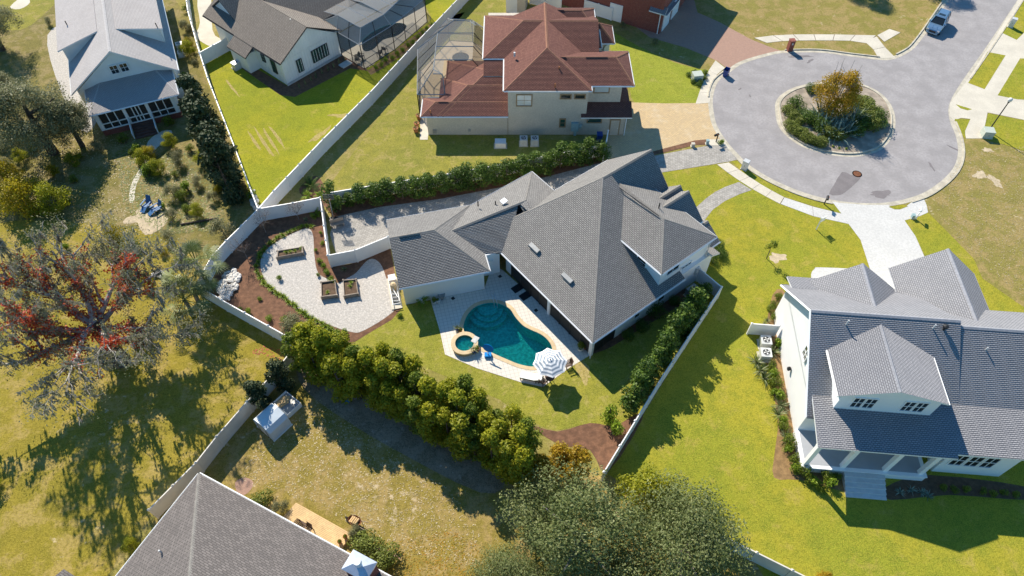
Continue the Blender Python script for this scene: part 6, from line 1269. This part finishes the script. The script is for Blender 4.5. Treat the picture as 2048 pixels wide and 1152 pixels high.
def mailbox(u, v, label, deg, m='black'):
    e = thing('mailbox', label, 'mailbox', gp(u,v), R(deg)); P = lambda nm, mb, mm: ob(nm, mb.mesh(nm, M[mm], uv=False), e, loc=(0,0,0))
    P('post', MB().box(-.05,.05,-.05,.05,0,1.25), m); P('arm', MB().box(-.04,.04,-.5,.2,1.0,1.06), m); pr = [( .12*math.cos(a),.12*math.sin(a)) for a in [0,.5,1.0,1.57,2.1,2.6,3.14]]
    mb = MB(); n = len(pr)+2; prof = [(.12,-.1)]+pr+[(-.12,-.1)]; mb.add([(x,-.55,1.18+y) for x,y in prof]+[(x,.0,1.18+y) for x,y in prof],[tuple(range(n)),tuple(range(2*n-1,n-1,-1))]+[(i,i+n,(i+1)%n+n,(i+1)%n) for i in range(n)]); P('box', mb, m); P('flag', MB().box(.12,.14,-.3,-.1,1.2,1.3), 'terracotta'); return e
mailbox(1648,408,'black mailbox on the verge at the white drive',-20); mailbox(1432,284,'black mailbox at the paver drive entrance',-60); mailbox(1831,438,'white mailbox post beside the white drive',160,'white')
bm_ = thing('brick_mailbox', 'brick pillar mailbox at the road kerb by the brick drive', 'mailbox', gp(1578,101), R(8)); ob('pillar', MB().box(-.32,.32,-.32,.32,0,1.5).mesh('pillar', M['brick_red']), bm_, loc=(0,0,0)); ob('cap', MB().box(-.36,.36,-.36,.36,1.5,1.57).mesh('cap', M['brick_red']), bm_, loc=(0,0,0)); ob('letter_door', MB().box(-.1,.1,-.35,-.31,1.0,1.25).mesh('letter_door', M['light_metal'], uv=False), bm_, loc=(0,0,0))
sg = thing('yard_sign', 'white yard sign post standing on the front lawn', 'sign', gp(1632,459), R(30)); ob('post', MB().box(-.05,.05,-.05,.05,0,1.75).mesh('post', M['white'], uv=False), sg, loc=(0,0,0)); ob('arm', MB().box(-.1,.75,-.03,.03,1.55,1.63).mesh('arm', M['white'], uv=False), sg, loc=(0,0,0)); ob('board', MB().box(.12,.7,-.015,.015,1.0,1.5).mesh('board', M['white'], uv=False), sg, loc=(0,0,0))
lp = thing('street_lamp', 'black street lamp with white globe at the upper right', 'street lamp', gp(1977,262)); P = lambda nm, mb, mm: ob(nm, mb.mesh(nm, M[mm], uv=False), lp, loc=(0,0,0))
P('base', MB().lathe([(.16,0),(.14,.4),(.08,.5)], (0,0,0), 10), 'black'); P('pole', MB().tube([(0,0,.4),(0,0,4.0)], [.07,.055], 8), 'black'); P('collar', MB().lathe([(.1,4.0),(.12,4.1),(.1,4.15)], (0,0,0), 10), 'black'); P('globe', MB().lathe([(.08,4.12),(.2,4.22),(.24,4.38),(.2,4.54),(.1,4.62),(.02,4.64)], (0,0,0), 12), 'white_pot')
# ------------------------------------------------------------------ parked car
def car(loc, rz, label):
    e = thing('parked_car', label, 'car', loc, rz); P = lambda nm, mb, mm, sm=False, par=None: ob(nm, mb.mesh(nm, M[mm], uv=False, smooth=sm), par or e, loc=(0,0,0))
    # x forward; sections of the lower body: x, half width, bottom, belt height
    sec = [(-2.3,.80,.42,.98),(-2.22,.90,.32,1.02),(-1.4,.95,.28,1.04),(0,.96,.28,1.03),(1.0,.95,.28,1.02),(1.35,.94,.28,1.0),(2.0,.90,.3,.92),(2.3,.78,.36,.80),(2.38,.66,.42,.66)]
    mb = MB(); k = 8
    for x,w_,b,t in sec: mb.v += [(x,-w_*.9,b),(x,-w_,b+.2),(x,-w_,t-.14),(x,-w_*.90,t),(x,w_*.90,t),(x,w_,t-.14),(x,w_,b+.2),(x,w_*.9,b)]
    for i in range(len(sec)-1):
        for j in range(k): mb.f.append([i*k+j,i*k+(j+1)%k,(i+1)*k+(j+1)%k,(i+1)*k+j]); mb.m.append(0)
    n = (len(sec)-1)*k; mb.f += [list(range(k)), list(range(n+k-1,n-1,-1))]; mb.m += [0,0]; body = P('body', mb, 'car_paint', False); fix_normals(body.data)
    # cabin: glasshouse with pillars and roof
    lo = [(-2.18,.84,1.0),(1.02,.84,1.0)]; hi = [(-1.95,.66,1.66),(-1.6,.68,1.74),(.1,.68,1.74),(.3,.65,1.68)]
    g = MB(); xb0, xb1, xt0, xt1 = -2.2, 1.08, -1.92, .3; zb, zt, wb, wt = 1.0, 1.66, .86, .67
    g.add([(xb0,-wb,zb),(xb1,-wb,zb),(xb1,wb,zb),(xb0,wb,zb),(xt0,-wt,zt),(xt1,-wt,zt),(xt1,wt,zt),(xt0,wt,zt)],[(0,1,5,4),(1,2,6,5),(2,3,7,6),(3,0,4,7)]); P('glasshouse', g, 'glass')
    r = MB(); r.add([(xt0-.08,-wt-.03,zt),(xt1+.08,-wt-.03,zt),(xt1+.08,wt+.03,zt),(xt0-.08,wt+.03,zt),(xt0+.1,-wt*.85,zt+.1),(xt1-.15,-wt*.85,zt+.09),(xt1-.15,wt*.85,zt+.09),(xt0+.1,wt*.85,zt+.1)],[(4,5,6,7),(0,1,5,4),(1,2,6,5),(2,3,7,6),(3,0,4,7),(3,2,1,0)]); P('roof', r, 'car_paint')
    P('sunroof', MB().box(-.5,.02,-.42,.42,zt+.098,zt+.104), 'glass')
    for s in (-1,1):
        for (xa,xb) in ((xb1,xt1),(-.05,-.1),(-1.15,-1.12),(xb0,xt0)): P('pillar', MB().tube([(xa,s*(wb+.005),zb),(xb,s*(wt+.01),zt+.02)], .045, 4), 'car_paint')
        P('roof_rail', MB().tube([(xt0+.05,s*.6,zt+.13),(xt1-.25,s*.6,zt+.13)], .022, 4), 'black'); P('mirror', MB().box(.72,.9,s*.98-.1,s*.98+.1,1.02,1.18), 'car_paint'); P('headlight', MB().box(2.1,2.34,s*.66-.14,s*.66+.14,.68,.82), 'steel'); P('tail_light', MB().box(-2.34,-2.24,s*.74-.1,s*.74+.1,.75,1.02), 'terracotta')
        for x in (-1.42,1.42):
            wh = P('wheel', MB().tube([(x,s*.74,.36),(x,s*.97,.36)], .37, 16), 'tyre'); ob('rim', MB().tube([(x,s*.95,.36),(x,s*.985,.36)], .23, 10).mesh('rim', M['steel'], uv=False), wh, loc=(0,0,0))
    P('grille', MB().box(2.34,2.41,-.42,.42,.46,.7), 'black'); P('bumper', MB().box(2.28,2.44,-.72,.72,.3,.44), 'car_paint'); P('hood_line', MB().box(1.15,2.1,-.3,-.27,.98,1.0).box(1.15,2.1,.27,.3,.98,1.0), 'car_paint'); return e
pa, pb = S(1858,72), S(1888,28); cr = math.atan2(pa[1]-pb[1],pa[0]-pb[0]); c_ = S(1871,55); car((c_[0],c_[1],.012), cr, 'silver-blue SUV parked at the kerb of the upper right road')
# ------------------------------------------------------------------ dry yard things
tn = thing('garden_tent', 'pale blue domed greenhouse tent below the magnolia', 'tent', gp(550,852), R(-38)); P = lambda nm, mb, mm: ob(nm, mb.mesh(nm, M[mm], uv=False), tn, loc=(0,0,0))
prof = [(-1.05,0),(-1.05,1.35),(-.75,1.75),(0,1.95),(.75,1.75),(1.05,1.35),(1.05,0)]; n = len(prof); mb = MB(); mb.add([(x,-.95,z) for x,z in prof]+[(x,.95,z) for x,z in prof],[(i,i+n,i+1+n,i+1) for i in range(n-1)]); P('cover', mb, 'tent')
for y,nm in ((-.95,'front_wall'),(.95,'back_wall')): P(nm, MB().add([(x,y,z) for x,z in prof],[tuple(range(n))]), 'tent')
P('door_flap', MB().add([(-.5,-.97,.05),(.5,-.97,.05),(.5,-.97,1.2),(.3,-.97,1.5),(-.3,-.97,1.5),(-.5,-.97,1.2)],[tuple(range(6))]), 'vinyl_warm')
for x in (-.52,.52): P('zip', MB().tube([(x,-.98,.05),(x,-.98,1.25)], .02, 4), 'black')
for x in (-1.05,1.05): P('skirt', MB().box(x-.04,x+.04,-.98,.98,0,.12), 'white')
cf = thing('cold_frame', 'open white planter box beside the greenhouse tent', 'planter', gp(577,812), R(-38)); P = lambda nm, mb, mm: ob(nm, mb.mesh(nm, M[mm], uv=False), cf, loc=(0,0,0))
for b in ((-.95,.95,-.72,-.66),(-.95,.95,.66,.72),(-.95,-.89,-.66,.66),(.89,.95,-.66,.66)): P('side', MB().box(b[0],b[1],b[2],b[3],0,.6), 'vinyl')
P('liner', MB().box(-.89,.89,-.66,.66,0,.42), 'grey_metal'); P('straw', MB().add([(-.8,-.6,.44),(-.1,-.62,.46),(.05,.1,.5),(-.3,.6,.47),(-.85,.3,.45)],[(0,1,2,3,4)]), 'deck_board')
bb_ = thing('kick_ball', 'bright blue ball under the tree screen', 'ball', gp(695,805)); o = MB().lathe([(.02,0),(.17,.06),(.25,.2),(.25,.3),(.17,.44),(.02,.5)], (0,0,0), 14).mesh('shell', M['blue_plastic'], uv=False, smooth=True); ob('shell', o, bb_, loc=(0,0,0))
dk = thing('wooden_deck', 'pale new wooden deck along the charcoal roof', 'deck', gp(640,1050)); q = S2([(594,1008),(705,1070),(683,1101),(575,1036)], .25)
q = S2([(594,1008),(706,1071),(676,1110),(560,1045)]); nb = 15
for k in range(nb):
    f0, f1 = k/nb, (k+1)/nb-.008; lp_ = lambda p,r,t: (p[0]+(r[0]-p[0])*t, p[1]+(r[1]-p[1])*t)
    MB().prism(ccw([lp_(q[0],q[3],f0),lp_(q[1],q[2],f0),lp_(q[1],q[2],f1),lp_(q[0],q[3],f1)]), .1, .3).build('board', M['deck_board'], dk, uv=False)
MB().prism(ccw([lp_(q[0],q[3],.02),lp_(q[1],q[2],.02),lp_(q[1],q[2],.98),lp_(q[0],q[3],.98)]), 0, .1).build('joist_frame', M['timber'], dk, uv=False)
o = chair((*S(606,1058)[:2],.3), R(60), 'slatted wooden chair on the pale deck near the roof', 'chair_wood'); o = chair((*S(620,1066)[:2],.3), R(-30), 'slatted wooden chair in the middle of the pale deck', 'chair_wood')
for i,(u,v) in enumerate([(682,1088),(693,1078)]): e = pot(u,v,'small terracotta pot on the pale deck, %s one' % ('lower','upper')[i],'terracotta',.16,.26,K_bush[0],.3); e.location.z = .3
wb = thing('wheelbarrow', 'rusty wheelbarrow of firewood on the dry grass', 'wheelbarrow', gp(712,1046), R(-25)); P = lambda nm, mb, mm: ob(nm, mb.mesh(nm, M[mm], uv=False), wb, loc=(0,0,0))
tray = [(.5*math.cos(a)*1.15,.5*math.sin(a)*.75) for a in [i*math.pi/6 for i in range(12)]]; mb = MB(); mb.add([(x*.65,y*.6,.3) for x,y in tray]+[(x,y,.62) for x,y in tray]+[(x*.93,y*.9,.6) for x,y in tray]+[(x*.6,y*.55,.34) for x,y in tray],[tuple(range(12))]+[(i,(i+1)%12,(i+1)%12+12,i+12) for i in range(12)]+[(i+12,(i+1)%12+12,(i+1)%12+24,i+24) for i in range(12)]+[(i+24,(i+1)%12+24,(i+1)%12+36,i+36) for i in range(12)]+[tuple(range(47,35,-1))]); P('tray', mb, 'rust')
P('wheel', MB().tube([(-.75,-.05,.18),(-.75,.05,.18)], .18, 12), 'tyre')
for s in (-1,1): P('handle', MB().tube([(-.75,s*.06,.18),(.3,s*.22,.38),(1.05,s*.3,.62)], .022, 5), 'timber'); P('leg', MB().tube([(.35,s*.22,.38),(.42,s*.24,0)], .02, 5), 'rust')
for k in range(4): P('log', MB().tube([(-.3+k*.16,-.25,.55+.04*(k%2)),(-.25+k*.16,.25,.58)], .075, 7), 'deck_board')
patch('brick_path', [(470,965),(490,955),(507,965),(497,985),(478,990)], .012, M['paver_red'], n=3); patch('brick_edging', [(752,1092),(775,1100),(800,1112),(798,1118),(770,1107),(750,1098)], .014, M['paver_red'], n=3)
# ------------------------------------------------------------------ cottage garden things
def adirondack(loc, rz, label):
    e = thing('garden_chair', label, 'chair', loc, rz); P = lambda nm, mb, mm: ob(nm, mb.mesh(nm, M[mm], uv=False), e, loc=(0,0,0))
    P('seat', MB().add([(-.3,-.5,.38),(.3,-.5,.38),(.3,.25,.25),(-.3,.25,.25),(-.3,-.5,.34),(.3,-.5,.34),(.3,.25,.21),(-.3,.25,.21)],[(0,1,2,3),(7,6,5,4),(0,4,5,1),(1,5,6,2),(2,6,7,3),(3,7,4,0)]), 'blue_cushion')
    for k in range(5): x = -.29+k*.12; P('back_slat', MB().add([(x,.22,.26),(x+.1,.22,.26),(x+.1,.6,1.05),(x,.6,1.05),(x,.25,.24),(x+.1,.25,.24),(x+.1,.63,1.03),(x,.63,1.03)],[(0,1,2,3),(7,6,5,4),(0,4,5,1),(1,5,6,2),(2,6,7,3),(3,7,4,0)]), 'blue_cushion')
    for x in (-.36,.36): P('armrest', MB().box(x-.07,x+.07,-.55,.35,.55,.59), 'blue_cushion'); P('leg', MB().box(x-.03,x+.03,-.5,-.42,0,.55), 'blue_cushion'); P('leg', MB().box(x-.03,x+.03,.25,.33,0,.55), 'blue_cushion')
    P('leg_rest', MB().add([(-.26,-1.1,.12),(.26,-1.1,.12),(.28,-.5,.36),(-.28,-.5,.36)],[(0,1,2,3)]), 'blue_cushion'); return e
adirondack(gp(297,412), R(-15), 'left blue garden chair at the sandy path end'); adirondack(gp(317,420), R(-40), 'right blue garden chair at the sandy path end')
ed = MB()
for k in range(8): a, b = S(362+k*9.5,450-k*1.6), S(370+k*9.5,448.5-k*1.6); ed.tube([(a[0],a[1],.1),(b[0],b[1],.1)], .09, 6)
ed = None; le = thing('log_edging', 'dark log edging across the cottage lawn', 'edging', gp(365,450))
for k in range(8): a, b = S(362+k*9.5,450-k*1.6), S(370.5+k*9.5,448.6-k*1.6); MB().tube([(a[0],a[1],.1),(b[0],b[1],.1)], .1, 6).build('log', M['bark_dark'], le, uv=False)
pd_ = MB().box(-.75,.75,-.5,.5,0,.12,0,Fr(S(691,129)[:2],49)).build('equipment_pad', M['concrete_new'], None, uv=False); tag(pd_, 'pale concrete pad beside the farmhouse corner', 'pad')
for i,(u,v) in enumerate([(715,125),(724,118),(770,104),(760,112)]): chair(gp(u,v), i*1.4, '%s dark chair from the corner inside the dark pool enclosure' % ordn(i+1), 'black')
bk2 = thing('bicycle', 'dark bicycle leaning at the brick house wall', 'bicycle', gp(1278,54), R(-20)); P = lambda nm, mb, mm: ob(nm, mb.mesh(nm, M[mm], uv=False), bk2, loc=(0,0,0))
for x in (-.5,.5): P('wheel', MB().tube([(x+.33*math.cos(t/12*6.283),0,.34+.33*math.sin(t/12*6.283)) for t in range(13)], .025, 4), 'tyre')
P('frame', MB().tube([(-.5,0,.34),(-.15,0,.34),(.35,0,.8),(-.25,0,.8),(-.15,0,.34)], .022, 5).tube([(.5,0,.34),(.35,0,.9)], .022, 5), 'teal_box'); P('saddle', MB().box(-.38,-.14,-.06,.06,.86,.92), 'black'); P('handlebar', MB().tube([(.3,-.25,.98),(.36,0,.95),(.3,.25,.98)], .018, 5), 'black')
for i,(u,v,rx) in enumerate([(1245,55,1.5),(1310,88,1.3)]): K_olive.put(gp(u,v), 'dry straw-coloured bush %s beside the brick drive' % ('nearest the beige house' if i == 0 else 'farther down'), i, .35)

# ------------------------------------------------------------------ wild bushes of the cottage garden
rw_ = random.Random(33); wild = []
for poly, n in (([(240,300),(330,285),(400,300),(440,380),(450,430),(340,440),(300,380)], 20), ([(0,290),(150,300),(230,330),(230,420),(100,450),(0,440)], 14), ([(366,0),(388,30),(400,120),(395,200),(375,220),(362,90)], 9), ([(60,440),(230,450),(330,480),(330,540),(200,520),(60,520)], 6)):
    c = 0
    while c < n:
        u, v = rw_.uniform(min(p[0] for p in poly),max(p[0] for p in poly)), rw_.uniform(min(p[1] for p in poly),max(p[1] for p in poly))
        if inside((u,v), poly): wild.append((u,v)); c += 1
for i,(u,v) in enumerate(wild):
    k = [K_olive,K_gold,K_bush[0],K_lime[0],K_olive,K_bush[1],K_yel][i%7]; base_ = .42 if k in (K_olive,K_gold,K_yel) else 1.1
    k.put(gp(u,v), '%s wild bush of the cottage garden, counted from the magnolias' % ordn(i+1), i, base_*rw_.uniform(.6,1.35), 'wild bushes of the cottage garden')
K_goak.put(gp(40,240), 'lower grey crown behind the cottage oak at the left', 4.0, .7)
